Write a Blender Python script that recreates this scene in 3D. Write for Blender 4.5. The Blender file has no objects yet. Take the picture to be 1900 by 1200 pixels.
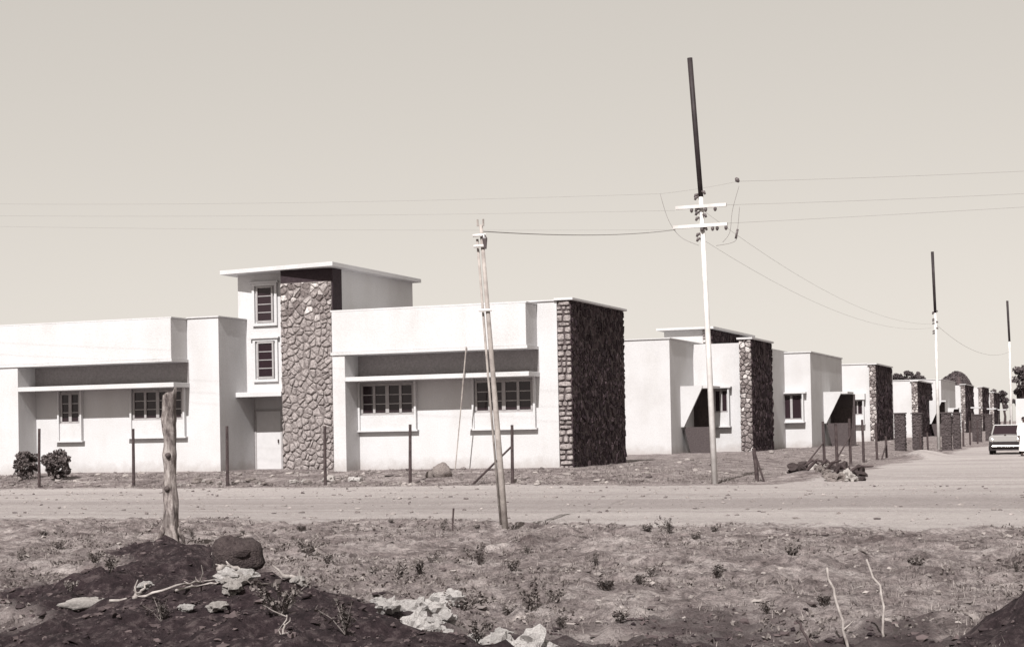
import bpy, math, random
import numpy as np
from mathutils import Vector, Matrix, noise as mnoise

random.seed(7)
scene = bpy.context.scene
COL = scene.collection

# ------------------------------------------------------------------ camera
cam_d = bpy.data.cameras.new('camera')
cam = bpy.data.objects.new('camera', cam_d)
COL.objects.link(cam)
CAM = Vector((16.775, -50.202, 1.241))
yaw, pitch, roll = math.radians(20.615), math.radians(0.959), math.radians(1.109)
fw = Vector((-math.sin(yaw), math.cos(yaw), 0)); rt = Vector((math.cos(yaw), math.sin(yaw), 0)); up = Vector((0, 0, 1))
f2 = fw * math.cos(pitch) + up * math.sin(pitch); u2 = up * math.cos(pitch) - fw * math.sin(pitch)
r3 = rt * math.cos(roll) - u2 * math.sin(roll); u3 = rt * math.sin(roll) + u2 * math.cos(roll)
M = Matrix.Identity(4)
for i in range(3):
    M[i][0] = r3[i]; M[i][1] = u3[i]; M[i][2] = -f2[i]; M[i][3] = CAM[i]
cam.matrix_world = M
cam_d.sensor_fit = 'HORIZONTAL'; cam_d.sensor_width = 36.0
cam_d.lens = 36.0 * 3033.66 / 1900.0
cam_d.shift_y = 147.2 / 1900.0
cam_d.clip_start = 0.1; cam_d.clip_end = 6000
scene.camera = cam

# ------------------------------------------------------------------ sky, sun, exposure
SUN_EL, SUN_AZ = math.radians(44), math.radians(3.6)      # the sun stands behind the camera
world = bpy.data.worlds.new('World'); scene.world = world; world.use_nodes = True
wt = world.node_tree; wt.nodes.clear()
wo = wt.nodes.new('ShaderNodeOutputWorld'); wb = wt.nodes.new('ShaderNodeBackground')
sky = wt.nodes.new('ShaderNodeTexSky'); sky.sky_type = 'NISHITA'; sky.sun_disc = False
sky.sun_elevation = SUN_EL; sky.sun_rotation = math.pi - SUN_AZ; sky.air_density = 1.0; sky.dust_density = 0.5; sky.ozone_density = 1.0
bw = wt.nodes.new('ShaderNodeRGBToBW')
tint = wt.nodes.new('ShaderNodeMix'); tint.data_type = 'RGBA'; tint.blend_type = 'MULTIPLY'; tint.inputs['Factor'].default_value = 1.0
tint.inputs['B'].default_value = (1.0, 0.938, 0.858, 1)
# hazy pale sky: the clear-sky brightness is evened out (exponent) the way thin high haze does
pw = wt.nodes.new('ShaderNodeMath'); pw.operation = 'POWER'; pw.inputs[1].default_value = 0.29
mu = wt.nodes.new('ShaderNodeMath'); mu.operation = 'MULTIPLY'; mu.inputs[1].default_value = 3.24
wt.links.new(sky.outputs[0], bw.inputs[0]); wt.links.new(bw.outputs[0], pw.inputs[0]); wt.links.new(pw.outputs[0], mu.inputs[0]); wt.links.new(mu.outputs[0], tint.inputs['A'])
wt.links.new(tint.outputs['Result'], wb.inputs['Color']); wt.links.new(wb.outputs[0], wo.inputs['Surface'])
wb.inputs['Strength'].default_value = 0.10

sun_d = bpy.data.lights.new('sun', 'SUN'); sun_d.energy = 5.0; sun_d.angle = math.radians(0.5); sun_d.color = (1.0, 0.975, 0.955)
sun = bpy.data.objects.new('sun', sun_d); COL.objects.link(sun)
sd = Vector((-math.sin(SUN_AZ) * math.cos(SUN_EL), math.cos(SUN_AZ) * math.cos(SUN_EL), -math.sin(SUN_EL)))
sun.rotation_euler = sd.to_track_quat('-Z', 'Y').to_euler()
vs = scene.view_settings
vs.view_transform = 'Standard'; vs.look = 'None'; vs.exposure = 0.45; vs.gamma = 1.0; vs.use_curve_mapping = False

# ------------------------------------------------------------------ materials
def new_mat(name, rough=0.9):
    m = bpy.data.materials.new(name); m.use_nodes = True
    nt = m.node_tree; b = nt.nodes['Principled BSDF']
    b.inputs['Roughness'].default_value = rough
    b.inputs['Specular IOR Level'].default_value = 0.25
    return m, nt, b

def noise_node(nt, scale, detail=4, rough=0.6, coord='Object'):
    tc = nt.nodes.new('ShaderNodeTexCoord'); n = nt.nodes.new('ShaderNodeTexNoise')
    n.inputs['Scale'].default_value = scale; n.inputs['Detail'].default_value = detail; n.inputs['Roughness'].default_value = rough
    nt.links.new(tc.outputs[coord], n.inputs['Vector'])
    return n

def ramp(nt, src, stops):
    r = nt.nodes.new('ShaderNodeValToRGB'); e = r.color_ramp.elements
    while len(e) < len(stops): e.new(0.5)
    for el, (p, c) in zip(e, stops): el.position = p; el.color = (*c, 1)
    nt.links.new(src, r.inputs['Fac']); return r

def mixc(nt, fac, a, b, mode='MIX'):
    x = nt.nodes.new('ShaderNodeMix'); x.data_type = 'RGBA'; x.blend_type = mode
    for key, v in (('Factor', fac), ('A', a), ('B', b)):
        if isinstance(v, (int, float)): x.inputs[key].default_value = v
        elif isinstance(v, tuple): x.inputs[key].default_value = (*v, 1)
        else: nt.links.new(v, x.inputs[key])
    return x.outputs['Result']

def bump(nt, b, src, strength, dist):
    n = nt.nodes.new('ShaderNodeBump'); n.inputs['Strength'].default_value = strength; n.inputs['Distance'].default_value = dist
    nt.links.new(src, n.inputs['Height']); nt.links.new(n.outputs[0], b.inputs['Normal'])

def two_tone(name, c0, c1, scale=6, rough=0.9, bump_s=0.0, bump_d=0.01, bump_scale=40):
    m, nt, b = new_mat(name, rough)
    n = noise_node(nt, scale)
    r = ramp(nt, n.outputs[0], [(0.3, c0), (0.7, c1)])
    nt.links.new(r.outputs[0], b.inputs['Base Color'])
    if bump_s: bump(nt, b, noise_node(nt, bump_scale, 3).outputs[0], bump_s, bump_d)
    return m

def stucco_mat(name, col, dirt):
    m, nt, b = new_mat(name, 0.92)
    n1 = noise_node(nt, 0.55, 5, 0.65); n2 = noise_node(nt, 26, 3, 0.7)
    r1 = ramp(nt, n1.outputs[0], [(0.34, dirt), (0.58, col)])
    r2 = ramp(nt, n2.outputs[0], [(0.3, (0.86, 0.86, 0.86)), (0.6, (1, 1, 1))])
    c = mixc(nt, 1.0, r1.outputs[0], r2.outputs[0], 'MULTIPLY')
    # rain streaks: noise stretched vertically
    tc = nt.nodes.new('ShaderNodeTexCoord'); mp = nt.nodes.new('ShaderNodeMapping'); mp.inputs['Scale'].default_value = (1.0, 1.0, 0.25)
    ns = nt.nodes.new('ShaderNodeTexNoise'); ns.inputs['Scale'].default_value = 1.6; ns.inputs['Detail'].default_value = 6
    nt.links.new(tc.outputs['Object'], mp.inputs[0]); nt.links.new(mp.outputs[0], ns.inputs['Vector'])
    rs = ramp(nt, ns.outputs[0], [(0.30, (0.95, 0.945, 0.935)), (0.55, (1, 1, 1))])
    c = mixc(nt, 1.0, c, rs.outputs[0], 'MULTIPLY')
    # earth splashed up the foot of the walls, ragged edged
    gp_ = nt.nodes.new('ShaderNodeNewGeometry'); sz = nt.nodes.new('ShaderNodeSeparateXYZ'); nt.links.new(gp_.outputs['Position'], sz.inputs[0])
    ad = nt.nodes.new('ShaderNodeMath'); ad.operation = 'MULTIPLY_ADD'; ad.inputs[1].default_value = -0.9
    nt.links.new(noise_node(nt, 2.3, 6, 0.7).outputs[0], ad.inputs[0]); nt.links.new(sz.outputs[2], ad.inputs[2])
    mr = nt.nodes.new('ShaderNodeMapRange'); mr.inputs['From Min'].default_value = -0.42; mr.inputs['From Max'].default_value = -0.05; mr.inputs['To Min'].default_value = 0.55; mr.inputs['To Max'].default_value = 0.0
    nt.links.new(ad.outputs[0], mr.inputs['Value'])
    c = mixc(nt, mr.outputs[0], c, (0.30, 0.265, 0.25))
    nt.links.new(c, b.inputs['Base Color'])
    bump(nt, b, noise_node(nt, 17, 5, 0.75).outputs[0], 0.5, 0.02)
    return m

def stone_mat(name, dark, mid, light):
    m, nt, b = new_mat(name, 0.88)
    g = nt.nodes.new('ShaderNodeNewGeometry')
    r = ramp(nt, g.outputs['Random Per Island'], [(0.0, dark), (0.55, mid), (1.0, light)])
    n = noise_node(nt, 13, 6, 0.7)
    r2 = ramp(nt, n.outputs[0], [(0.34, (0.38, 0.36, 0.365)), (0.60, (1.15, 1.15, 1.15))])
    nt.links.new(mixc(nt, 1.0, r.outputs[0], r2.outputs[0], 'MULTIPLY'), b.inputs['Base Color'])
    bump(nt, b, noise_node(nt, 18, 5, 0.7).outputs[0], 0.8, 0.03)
    return m

MAT = {}
MAT['stucco'] = stucco_mat('stucco', (0.535, 0.527, 0.534), (0.495, 0.484, 0.487))
MAT['stucco_far'] = stucco_mat('stucco_far', (0.515, 0.506, 0.511), (0.475, 0.463, 0.464))
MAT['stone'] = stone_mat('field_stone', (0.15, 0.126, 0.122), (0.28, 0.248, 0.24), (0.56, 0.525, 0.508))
MAT['shadedstone'] = stone_mat('shaded_field_stone', (0.023, 0.013, 0.017), (0.031, 0.019, 0.023), (0.070, 0.050, 0.054))  # field stone again, darkened to carry the shade of the street-facing sides
MAT['mortar'] = two_tone('mortar', (0.050, 0.038, 0.039), (0.10, 0.082, 0.082), 9, 0.95, 0.6, 0.02)
MAT['pointing'] = two_tone('pointing', (0.12, 0.10, 0.098), (0.21, 0.185, 0.178), 14, 0.95, 0.8, 0.02)
MAT['shadegrey'] = two_tone('recess_shade_grey', (0.20, 0.183, 0.184), (0.27, 0.25, 0.25), 16, 0.95, 0.8, 0.03, 20)  # shade of the slot above the sunshades, put into a darker wall tone
MAT['paint'] = two_tone('white_joinery_paint', (0.27, 0.252, 0.252), (0.34, 0.322, 0.322), 8, 0.6)
MAT['glass'], _nt, _b = new_mat('window_glass', 0.06)
_b.inputs['Base Color'].default_value = (0.022, 0.013, 0.016, 1); _b.inputs['Specular IOR Level'].default_value = 0.35
MAT['roof'] = two_tone('roof_screed', (0.42, 0.40, 0.38), (0.55, 0.53, 0.51), 3)
MAT['door'] = two_tone('door_paint', (0.46, 0.448, 0.45), (0.51, 0.497, 0.50), 5, 0.6)
MAT['shadedoor'] = two_tone('shade_dark_door', (0.035, 0.026, 0.026), (0.075, 0.058, 0.056), 9, 0.7)  # near-black so the porch recesses read as deep shade
MAT['planter'] = two_tone('dark_render', (0.052, 0.041, 0.042), (0.088, 0.072, 0.072), 18, 0.95, 0.8, 0.03, 30)
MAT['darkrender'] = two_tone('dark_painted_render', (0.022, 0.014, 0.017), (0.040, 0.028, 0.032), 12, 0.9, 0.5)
MAT['post'] = two_tone('tarred_post', (0.030, 0.021, 0.022), (0.075, 0.056, 0.055), 11, 0.85, 0.4)
MAT['tar'] = two_tone('tarred_pole', (0.018, 0.013, 0.014), (0.036, 0.027, 0.028), 3, 0.6, 0.2)
MAT['silver'] = two_tone('silver_pole_paint', (0.44, 0.415, 0.40), (0.66, 0.64, 0.63), 2.2, 0.6, 0.3)
MAT['timber'] = two_tone('weathered_timber', (0.20, 0.172, 0.16), (0.40, 0.36, 0.335), 5, 0.9, 0.6, 0.01)
MAT['bark'], _nt, _b = new_mat('bleached_trunk', 0.9)
_tc = _nt.nodes.new('ShaderNodeTexCoord'); _mp = _nt.nodes.new('ShaderNodeMapping'); _mp.inputs['Scale'].default_value = (1, 1, 0.22)
_n = _nt.nodes.new('ShaderNodeTexNoise'); _n.inputs['Scale'].default_value = 22; _n.inputs['Detail'].default_value = 7; _n.inputs['Roughness'].default_value = 0.7
_nt.links.new(_tc.outputs['Object'], _mp.inputs[0]); _nt.links.new(_mp.outputs[0], _n.inputs['Vector'])
_r = ramp(_nt, _n.outputs[0], [(0.36, (0.085, 0.067, 0.066)), (0.5, (0.28, 0.243, 0.23)), (0.66, (0.46, 0.42, 0.40))])
_r2 = ramp(_nt, noise_node(_nt, 3.5, 4).outputs[0], [(0.38, (0.45, 0.43, 0.43)), (0.6, (1, 1, 1))])
_nt.links.new(mixc(_nt, 1.0, _r.outputs[0], _r2.outputs[0], 'MULTIPLY'), _b.inputs['Base Color']); bump(_nt, _b, _n.outputs[0], 0.9, 0.03)
MAT['hollow'] = two_tone('rotten_heartwood', (0.045, 0.034, 0.034), (0.11, 0.09, 0.085), 14, 0.95)
MAT['root'] = two_tone('dry_root', (0.17, 0.145, 0.137), (0.40, 0.365, 0.345), 12, 0.9, 0.4)
MAT['whiterock'] = two_tone('white_rubble', (0.34, 0.31, 0.30), (0.58, 0.555, 0.54), 9, 0.95, 0.9, 0.03, 16)
MAT['palerock'] = two_tone('pale_rock', (0.26, 0.235, 0.225), (0.42, 0.39, 0.37), 8, 0.95, 0.9, 0.03, 14)
MAT['darkrock'] = two_tone('dark_rock', (0.030, 0.021, 0.022), (0.080, 0.062, 0.060), 7, 0.95, 0.9, 0.04, 12)
MAT['brownrock'] = two_tone('mottled_rock', (0.10, 0.080, 0.076), (0.28, 0.245, 0.23), 9, 0.95, 0.9, 0.04, 12)
MAT['wire'] = two_tone('wire', (0.16, 0.145, 0.14), (0.24, 0.22, 0.215), 3, 0.6)
MAT['porcelain'] = two_tone('insulator', (0.06, 0.048, 0.05), (0.12, 0.10, 0.10), 5, 0.3)
MAT['carpaint'], _nt, _b = new_mat('car_paint', 0.25); _b.inputs['Base Color'].default_value = (0.28, 0.267, 0.26, 1); _b.inputs['Coat Weight'].default_value = 0.4
MAT['chrome'], _nt, _b = new_mat('chrome', 0.2); _b.inputs['Base Color'].default_value = (0.75, 0.73, 0.72, 1); _b.inputs['Metallic'].default_value = 0.9
MAT['rubber'] = two_tone('rubber', (0.02, 0.016, 0.017), (0.04, 0.033, 0.033), 9, 0.9)
MAT['cloth'] = two_tone('white_cotton', (0.70, 0.68, 0.67), (0.80, 0.78, 0.77), 9, 0.95, 0.4)
MAT['skin'] = two_tone('skin', (0.055, 0.037, 0.033), (0.085, 0.058, 0.052), 9, 0.55)
MAT['hair'] = two_tone('hair', (0.012, 0.009, 0.009), (0.025, 0.02, 0.02), 30, 0.8)

def leaf_mat(name, c0, c1):
    m, nt, b = new_mat(name, 0.8)
    g = nt.nodes.new('ShaderNodeNewGeometry')
    r = ramp(nt, g.outputs['Random Per Island'], [(0.0, c0), (1.0, c1)])
    nt.links.new(r.outputs[0], b.inputs['Base Color']); return m
MAT['leaf'] = leaf_mat('shrub_leaf', (0.035, 0.027, 0.027), (0.12, 0.10, 0.097))
MAT['treeleaf'] = leaf_mat('tree_leaf', (0.035, 0.027, 0.029), (0.10, 0.083, 0.084))
MAT['hillleaf'] = leaf_mat('hill_leaf', (0.085, 0.071, 0.074), (0.115, 0.098, 0.10))
MAT['weed'] = leaf_mat('weed_leaf', (0.050, 0.038, 0.037), (0.20, 0.175, 0.165))
MAT['grass'] = leaf_mat('dry_grass', (0.06, 0.046, 0.045), (0.27, 0.238, 0.225))
MAT['clod'] = leaf_mat('soil_clod', (0.06, 0.046, 0.046), (0.33, 0.295, 0.28))
MAT['darkclod'] = leaf_mat('loam_clod', (0.014, 0.008, 0.010), (0.105, 0.080, 0.080))

# ground: colour comes from three painted soil types (dirt road, grassy field, black loam)
def ground_mat():
    m, nt, b = new_mat('earth', 0.97)
    a = nt.nodes.new('ShaderNodeAttribute'); a.attribute_name = 'soil'
    sp = nt.nodes.new('ShaderNodeSeparateColor'); nt.links.new(a.outputs['Color'], sp.inputs[0])
    nA = noise_node(nt, 1.3, 8, 0.72); nB = noise_node(nt, 9, 6, 0.75); nC = noise_node(nt, 38, 6, 0.8); nD = noise_node(nt, 0.22, 4, 0.6)
    field = ramp(nt, nA.outputs[0], [(0.34, (0.095, 0.073, 0.072)), (0.50, (0.24, 0.203, 0.198)), (0.66, (0.40, 0.356, 0.345))]).outputs[0]
    fineB = ramp(nt, nB.outputs[0], [(0.34, (0.36, 0.34, 0.345)), (0.52, (1.0, 1.0, 1.0)), (0.72, (1.3, 1.29, 1.28))]).outputs[0]
    field = mixc(nt, 1.0, field, fineB, 'MULTIPLY')
    road = ramp(nt, nB.outputs[0], [(0.3, (0.34, 0.30, 0.29)), (0.7, (0.48, 0.44, 0.428))]).outputs[0]
    roadD = ramp(nt, nB.outputs[0], [(0.3, (0.215, 0.184, 0.18)), (0.7, (0.33, 0.294, 0.286))]).outputs[0]
    loam = ramp(nt, nB.outputs[0], [(0.36, (0.014, 0.0075, 0.0095)), (0.52, (0.036, 0.023, 0.026)), (0.68, (0.11, 0.085, 0.085))]).outputs[0]
    # break up the edges of each soil with noise
    def edge(ch, w):
        ma = nt.nodes.new('ShaderNodeMath'); ma.operation = 'MULTIPLY_ADD'
        nt.links.new(nB.outputs[0], ma.inputs[0]); ma.inputs[1].default_value = w
        sub = nt.nodes.new('ShaderNodeMath'); sub.operation = 'ADD'; sub.inputs[1].default_value = -0.5 * w
        nt.links.new(ch, sub.inputs[0]); nt.links.new(sub.outputs[0], ma.inputs[2])
        mr = nt.nodes.new('ShaderNodeMapRange'); mr.inputs['From Min'].default_value = 0.3; mr.inputs['From Max'].default_value = 0.7
        nt.links.new(ma.outputs[0], mr.inputs['Value']); return mr.outputs[0]
    ruts = nt.nodes.new('ShaderNodeTexCoord'); mp = nt.nodes.new('ShaderNodeMapping'); mp.inputs['Scale'].default_value = (0.05, 0.9, 1)
    nR = nt.nodes.new('ShaderNodeTexNoise'); nR.inputs['Scale'].default_value = 1.0; nR.inputs['Detail'].default_value = 6
    nt.links.new(ruts.outputs['Object'], mp.inputs[0]); nt.links.new(mp.outputs[0], nR.inputs['Vector'])
    rr = ramp(nt, nR.outputs[0], [(0.25, (0, 0, 0)), (0.62, (1, 1, 1))])
    road = mixc(nt, rr.outputs[0], roadD, road)
    road = mixc(nt, sp.outputs[2], road, roadD)
    fineC = ramp(nt, nC.outputs[0], [(0.36, (0.55, 0.53, 0.53)), (0.5, (1.0, 1.0, 1.0)), (0.66, (1.3, 1.3, 1.29))]).outputs[0]
    field = mixc(nt, 1.0, field, fineC, 'MULTIPLY')
    c = mixc(nt, edge(sp.outputs[1], 1.5), field, road)
    c = mixc(nt, edge(sp.outputs[0], 1.1), c, loam)
    nt.links.new(c, b.inputs['Base Color'])
    add = nt.nodes.new('ShaderNodeMath'); add.operation = 'MULTIPLY_ADD'; add.inputs[1].default_value = 0.6
    nt.links.new(nC.outputs[0], add.inputs[0]); nt.links.new(nB.outputs[0], add.inputs[2])
    bump(nt, b, add.outputs[0], 0.9, 0.07)
    return m
MAT['ground'] = ground_mat()

# ------------------------------------------------------------------ mesh helpers
def link(o, parent=None):
    COL.objects.link(o)
    if parent is not None: o.parent = parent
    return o

def tag(o, label=None, cat=None, group=None, kind=None):
    if label: o['label'] = label
    if cat: o['category'] = cat
    if group: o['group'] = group
    if kind: o['kind'] = kind
    return o

def thing(name, label, cat, group=None, loc=(0, 0, 0)):
    o = bpy.data.objects.new(name, None); o.empty_display_size = 0.3; o.location = loc
    COL.objects.link(o); return tag(o, label, cat, group)

ORD = ['first', 'second', 'third', 'fourth', 'fifth', 'sixth', 'seventh', 'eighth', 'ninth', 'tenth', 'eleventh', 'twelfth', 'thirteenth', 'fourteenth', 'fifteenth', 'sixteenth', 'seventeenth', 'eighteenth', 'nineteenth', 'twentieth', 'twenty-first', 'twenty-second', 'twenty-third', 'twenty-fourth']
def view_u(p):                                     # left-right order of a point as seen in the photograph
    d = Vector(p) - CAM; return d.dot(r3) / d.dot(f2)
def view_v(p):
    d = Vector(p) - CAM; return d.dot(u3) / d.dot(f2)
def copy_tree(o, parent=None):
    c = o.copy(); COL.objects.link(c); c.parent = parent
    for ch in list(o.children): copy_tree(ch, c)
    return c

class MB:
    def __init__(s): s.v = []; s.f = []
    def add(s, v, f):
        n = len(s.v); s.v += [tuple(p) for p in v]; s.f += [tuple(i + n for i in q) for q in f]; return s
    def box(s, x0, x1, y0, y1, z0, z1):
        return s.add([(x0, y0, z0), (x1, y0, z0), (x1, y1, z0), (x0, y1, z0), (x0, y0, z1), (x1, y0, z1), (x1, y1, z1), (x0, y1, z1)],
                     [(0, 3, 2, 1), (4, 5, 6, 7), (0, 1, 5, 4), (1, 2, 6, 5), (2, 3, 7, 6), (3, 0, 4, 7)])
    def prism_y(s, pts, y0, y1):                       # polygon given in x,z ; anticlockwise seen from -Y
        n = len(pts)
        v = [(x, y0, z) for x, z in pts] + [(x, y1, z) for x, z in pts]
        f = [tuple(range(n)), tuple(range(2 * n - 1, n - 1, -1))] + [(i, i + n, (i + 1) % n + n, (i + 1) % n) for i in range(n)]
        return s.add(v, f)
    def prism_z(s, pts, z0, z1):
        n = len(pts)
        v = [(x, y, z0) for x, y in pts] + [(x, y, z1) for x, y in pts]
        f = [tuple(range(n - 1, -1, -1)), tuple(range(n, 2 * n))] + [(i, (i + 1) % n, (i + 1) % n + n, i + n) for i in range(n)]
        return s.add(v, f)
    def tube(s, pts, radii, n=8, cap=True):
        pts = [Vector(p) for p in pts]
        if isinstance(radii, (int, float)): radii = [radii] * len(pts)
        rings = []
        for i, p in enumerate(pts):
            d = (pts[min(i + 1, len(pts) - 1)] - pts[max(i - 1, 0)]).normalized()
            a = d.orthogonal().normalized() if i == 0 else (pa - d * pa.dot(d)).normalized()
            pa = a; b = d.cross(a)
            rings.append([p + (a * math.cos(2 * math.pi * k / n) + b * math.sin(2 * math.pi * k / n)) * radii[i] for k in range(n)])
        v = [q for r in rings for q in r]; f = []
        for i in range(len(rings) - 1):
            for k in range(n): f.append((i * n + k, i * n + (k + 1) % n, (i + 1) * n + (k + 1) % n, (i + 1) * n + k))
        if cap: f += [tuple(range(n - 1, -1, -1)), tuple(range((len(rings) - 1) * n, len(rings) * n))]
        return s.add(v, f)
    def build(s, name, mat, parent=None, smooth=False, bevel=0.0):
        me = bpy.data.meshes.new(name); me.from_pydata(s.v, [], s.f); me.update()
        if mat is not None: me.materials.append(MAT[mat] if isinstance(mat, str) else mat)
        if smooth: me.polygons.foreach_set('use_smooth', [True] * len(me.polygons))
        o = bpy.data.objects.new(name, me); link(o, parent)
        if bevel:
            md = o.modifiers.new('bevel', 'BEVEL'); md.width = bevel; md.segments = 2; md.limit_method = 'ANGLE'
        return o

def bx(name, mat, parent, *b, bevel=0.0): return MB().box(*b).build(name, mat, parent, bevel=bevel)

def vnoise(x, y, seed):
    xi = np.floor(x).astype(np.int64); yi = np.floor(y).astype(np.int64); xf = x - xi; yf = y - yi
    def h(a, b):
        n = (a * 374761393 + b * 668265263 + seed * 1442695041) & 0x7fffffff
        n = ((n ^ (n >> 13)) * 1274126177) & 0x7fffffff
        n = n ^ (n >> 16); return (n & 0xffff) / 65535.0
    u = xf * xf * (3 - 2 * xf); v = yf * yf * (3 - 2 * yf)
    return (h(xi, yi) * (1 - u) + h(xi + 1, yi) * u) * (1 - v) + (h(xi, yi + 1) * (1 - u) + h(xi + 1, yi + 1) * u) * v - 0.5
def fbm(x, y, seed, oct=4):
    t = 0; a = 1.0
    for i in range(oct): t = t + a * vnoise(x, y, seed + i * 17); x = x * 2.03 + 7.3; y = y * 2.03 + 1.7; a *= 0.55
    return t
def sstep(a, b, x):
    t = np.clip((x - a) / (b - a), 0, 1); return t * t * (3 - 2 * t)
def seg_dist(x, y, ax, ay, bx_, by):
    dx, dy = bx_ - ax, by - ay; L2 = dx * dx + dy * dy
    t = np.clip(((x - ax) * dx + (y - ay) * dy) / L2, 0, 1)
    return np.hypot(x - ax - t * dx, y - ay - t * dy), t

# ------------------------------------------------------------------ terrain
def soil_masks(x, y):
    w = fbm(x * 0.35, y * 0.35, 5, 3)
    # the road in front and the side street
    near_edge = -23.4 + 2.2 * w - 0.10 * np.clip(x - 4, -10, 14)
    front = sstep(near_edge - 1.6, near_edge + 1.8, y) * (1 - sstep(-7.2 + 1.3 * w, -5.2 + 1.3 * w, y))
    street = sstep(7.6, 8.8, x + 0.8 * w) * (1 - sstep(19, 20.5, x)) * sstep(-9, -7, y)
    rd = np.clip(front + street, 0, 1)
    d1, t1 = seg_dist(x, y, 7.5, -36.0, 13.3, -41.8)
    loam = 1 - sstep(0.7, 1.7, d1 + 0.7 * w)
    d2, _ = seg_dist(x, y, 4.9, -32.0, 7.0, -34.6); loam = np.maximum(loam, 0.85 * (1 - sstep(0.30, 1.0, d2 + 0.6 * w)))
    d3 = np.hypot(x - 8.6, y + 40.6); loam = np.maximum(loam, 0.95 * (1 - sstep(0.8, 2.0, d3 + 0.8 * w)))
    d4 = np.hypot((x - 16.3) * 1.0, (y + 38.9) * 0.9); loam = np.maximum(loam, 1 - sstep(0.5, 0.85, d4))
    loam = np.maximum(loam, 0.66 * sstep(-33.0, -39.0, y) * sstep(0.02, 0.40, fbm(x * 0.8, y * 0.8, 83, 3)) * (x > 3))
    dark_band = np.exp(-((y + 15.8 + 1.2 * w) / 1.9) ** 2) * (0.55 + 0.45 * sstep(-25, 2, -np.abs(x - 20) + 6))
    for y0, a0 in ((-9.4, .55), (-11.0, .5), (-12.6, .35), (-18.3, .45), (-20.0, .5)):         # wheel tracks
        dark_band = dark_band + a0 * np.exp(-((y - y0 - 0.9 * fbm(x * 0.06, x * 0 + y0, 121, 2)) / 0.32) ** 2) * (0.5 + vnoise(x * 0.25, x * 0 + y0 * 3, 131))
    dark_band = np.clip(dark_band, 0, 1) * front
    return loam, rd, dark_band

def height(x, y):
    x = np.asarray(x, float); y = np.asarray(y, float)
    edge = np.minimum(y + 5.4, 6.6 - x)
    z = -0.36 + 0.36 * sstep(0, 5.2, edge)
    loam, rd, _ = soil_masks(x, y)
    plot = sstep(0, 2, edge)
    rough = (1 - rd)
    near = sstep(-18, -24, y)
    z = z + rough * (0.10 * fbm(x * 0.5, y * 0.5, 11, 3) * near + (0.045 * near + 0.05) * fbm(x * 1.7, y * 1.7, 23, 3) * (0.35 + 0.65 * (near > 0)) + (0.075 * near + 0.02) * fbm(x * 5.2, y * 5.2, 31, 3))
    z = z + rd * (0.05 * fbm(x * 0.15, y * 1.1, 41, 3) + 0.03 * fbm(x * 1.3, y * 1.3, 43, 3))
    d1, t1 = seg_dist(x, y, 7.4, -36.0, 13.3, -41.8)
    z = z + 0.38 * np.exp(-(d1 / 0.95) ** 2) * (0.8 + 0.5 * vnoise(x * 1.1, y * 1.1, 51))
    d2, _ = seg_dist(x, y, 5.0, -32.0, 7.2, -34.8); z = z + 0.22 * np.exp(-(d2 / 0.55) ** 2)
    z = z + 0.15 * loam * fbm(x * 3.0, y * 3.0, 61, 5)
    z = z + 0.46 * np.exp(-(np.hypot(x - 16.35, y + 38.9) / 0.65) ** 2)
    z = z + 0.34 * np.exp(-((x - 7.9) / 0.9) ** 2 - ((y - 27) / 2.4) ** 2)            # heap of sand by the street pole
    z = z + 0.26 * np.exp(-((x - 8.2) / 1.3) ** 2 - ((y + 1.2) / 2.0) ** 2)                 # spoil under the corner rubble
    # low bank along the front of the plots
    z = z + 0.10 * np.exp(-((y + 3.6) / 1.2) ** 2) * (x < 4.5) * (0.5 + 1.0 * vnoise(x * 0.6, y * 0.6, 71))
    return z
def hz(x, y): return float(height(np.array([x]), np.array([y]))[0])

def ground_at(u, v):
    """where the line of sight towards a spot meets the terrain (used to set out plants and branches)"""
    uu, vv = u - 950.0, v - 747.2
    a = uu * math.cos(roll) - vv * math.sin(roll); b = uu * math.sin(roll) + vv * math.cos(roll)
    d = (rt * a - u2 * b + f2 * 3033.66).normalized()
    ts = np.arange(6, 70, 0.04); zz = height(CAM.x + d.x * ts, CAM.y + d.y * ts)
    hit = np.nonzero(CAM.z + d.z * ts < zz)[0]; t = ts[hit[0]] if len(hit) else 40
    return CAM + d * float(t)
def axis(pieces):
    out = []
    for a, b, s in pieces: out += list(np.arange(a, b - 1e-6, s))
    out.append(pieces[-1][1]); return np.array(out)
gx = axis([(-2600, -400, 200), (-400, -60, 20), (-60, -28, 2), (-28, -6, 0.35), (-6, 20, 0.085), (20, 40, 1), (40, 400, 30), (400, 2600, 200)])
gy = axis([(-300, -60, 20), (-60, -43, 1), (-43, -22, 0.085), (-22, -7, 0.3), (-7, 1, 0.2), (1, 60, 1), (60, 300, 8), (300, 4200, 150)])
GX, GY = np.meshgrid(gx, gy)
GZ = height(GX, GY)
L_, R_, B_ = soil_masks(GX, GY)
heap = np.exp(-((GX - 7.9) / 0.9) ** 2 - ((GY - 27) / 2.4) ** 2); R_ = np.maximum(R_, heap)
nxg, nyg = len(gx), len(gy)
me = bpy.data.meshes.new('ground')
idx = np.arange(nxg * nyg).reshape(nyg, nxg)
quads = np.stack([idx[:-1, :-1], idx[:-1, 1:], idx[1:, 1:], idx[1:, :-1]], -1).reshape(-1, 4)
me.vertices.add(nxg * nyg); me.vertices.foreach_set('co', np.stack([GX, GY, GZ], -1).astype(np.float32).ravel())
me.loops.add(quads.size); me.loops.foreach_set('vertex_index', quads.astype(np.int32).ravel())
me.polygons.add(len(quads)); me.polygons.foreach_set('loop_start', np.arange(0, quads.size, 4, dtype=np.int32))
me.polygons.foreach_set('loop_total', np.full(len(quads), 4, dtype=np.int32))
me.update(calc_edges=True); me.validate()
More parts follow.
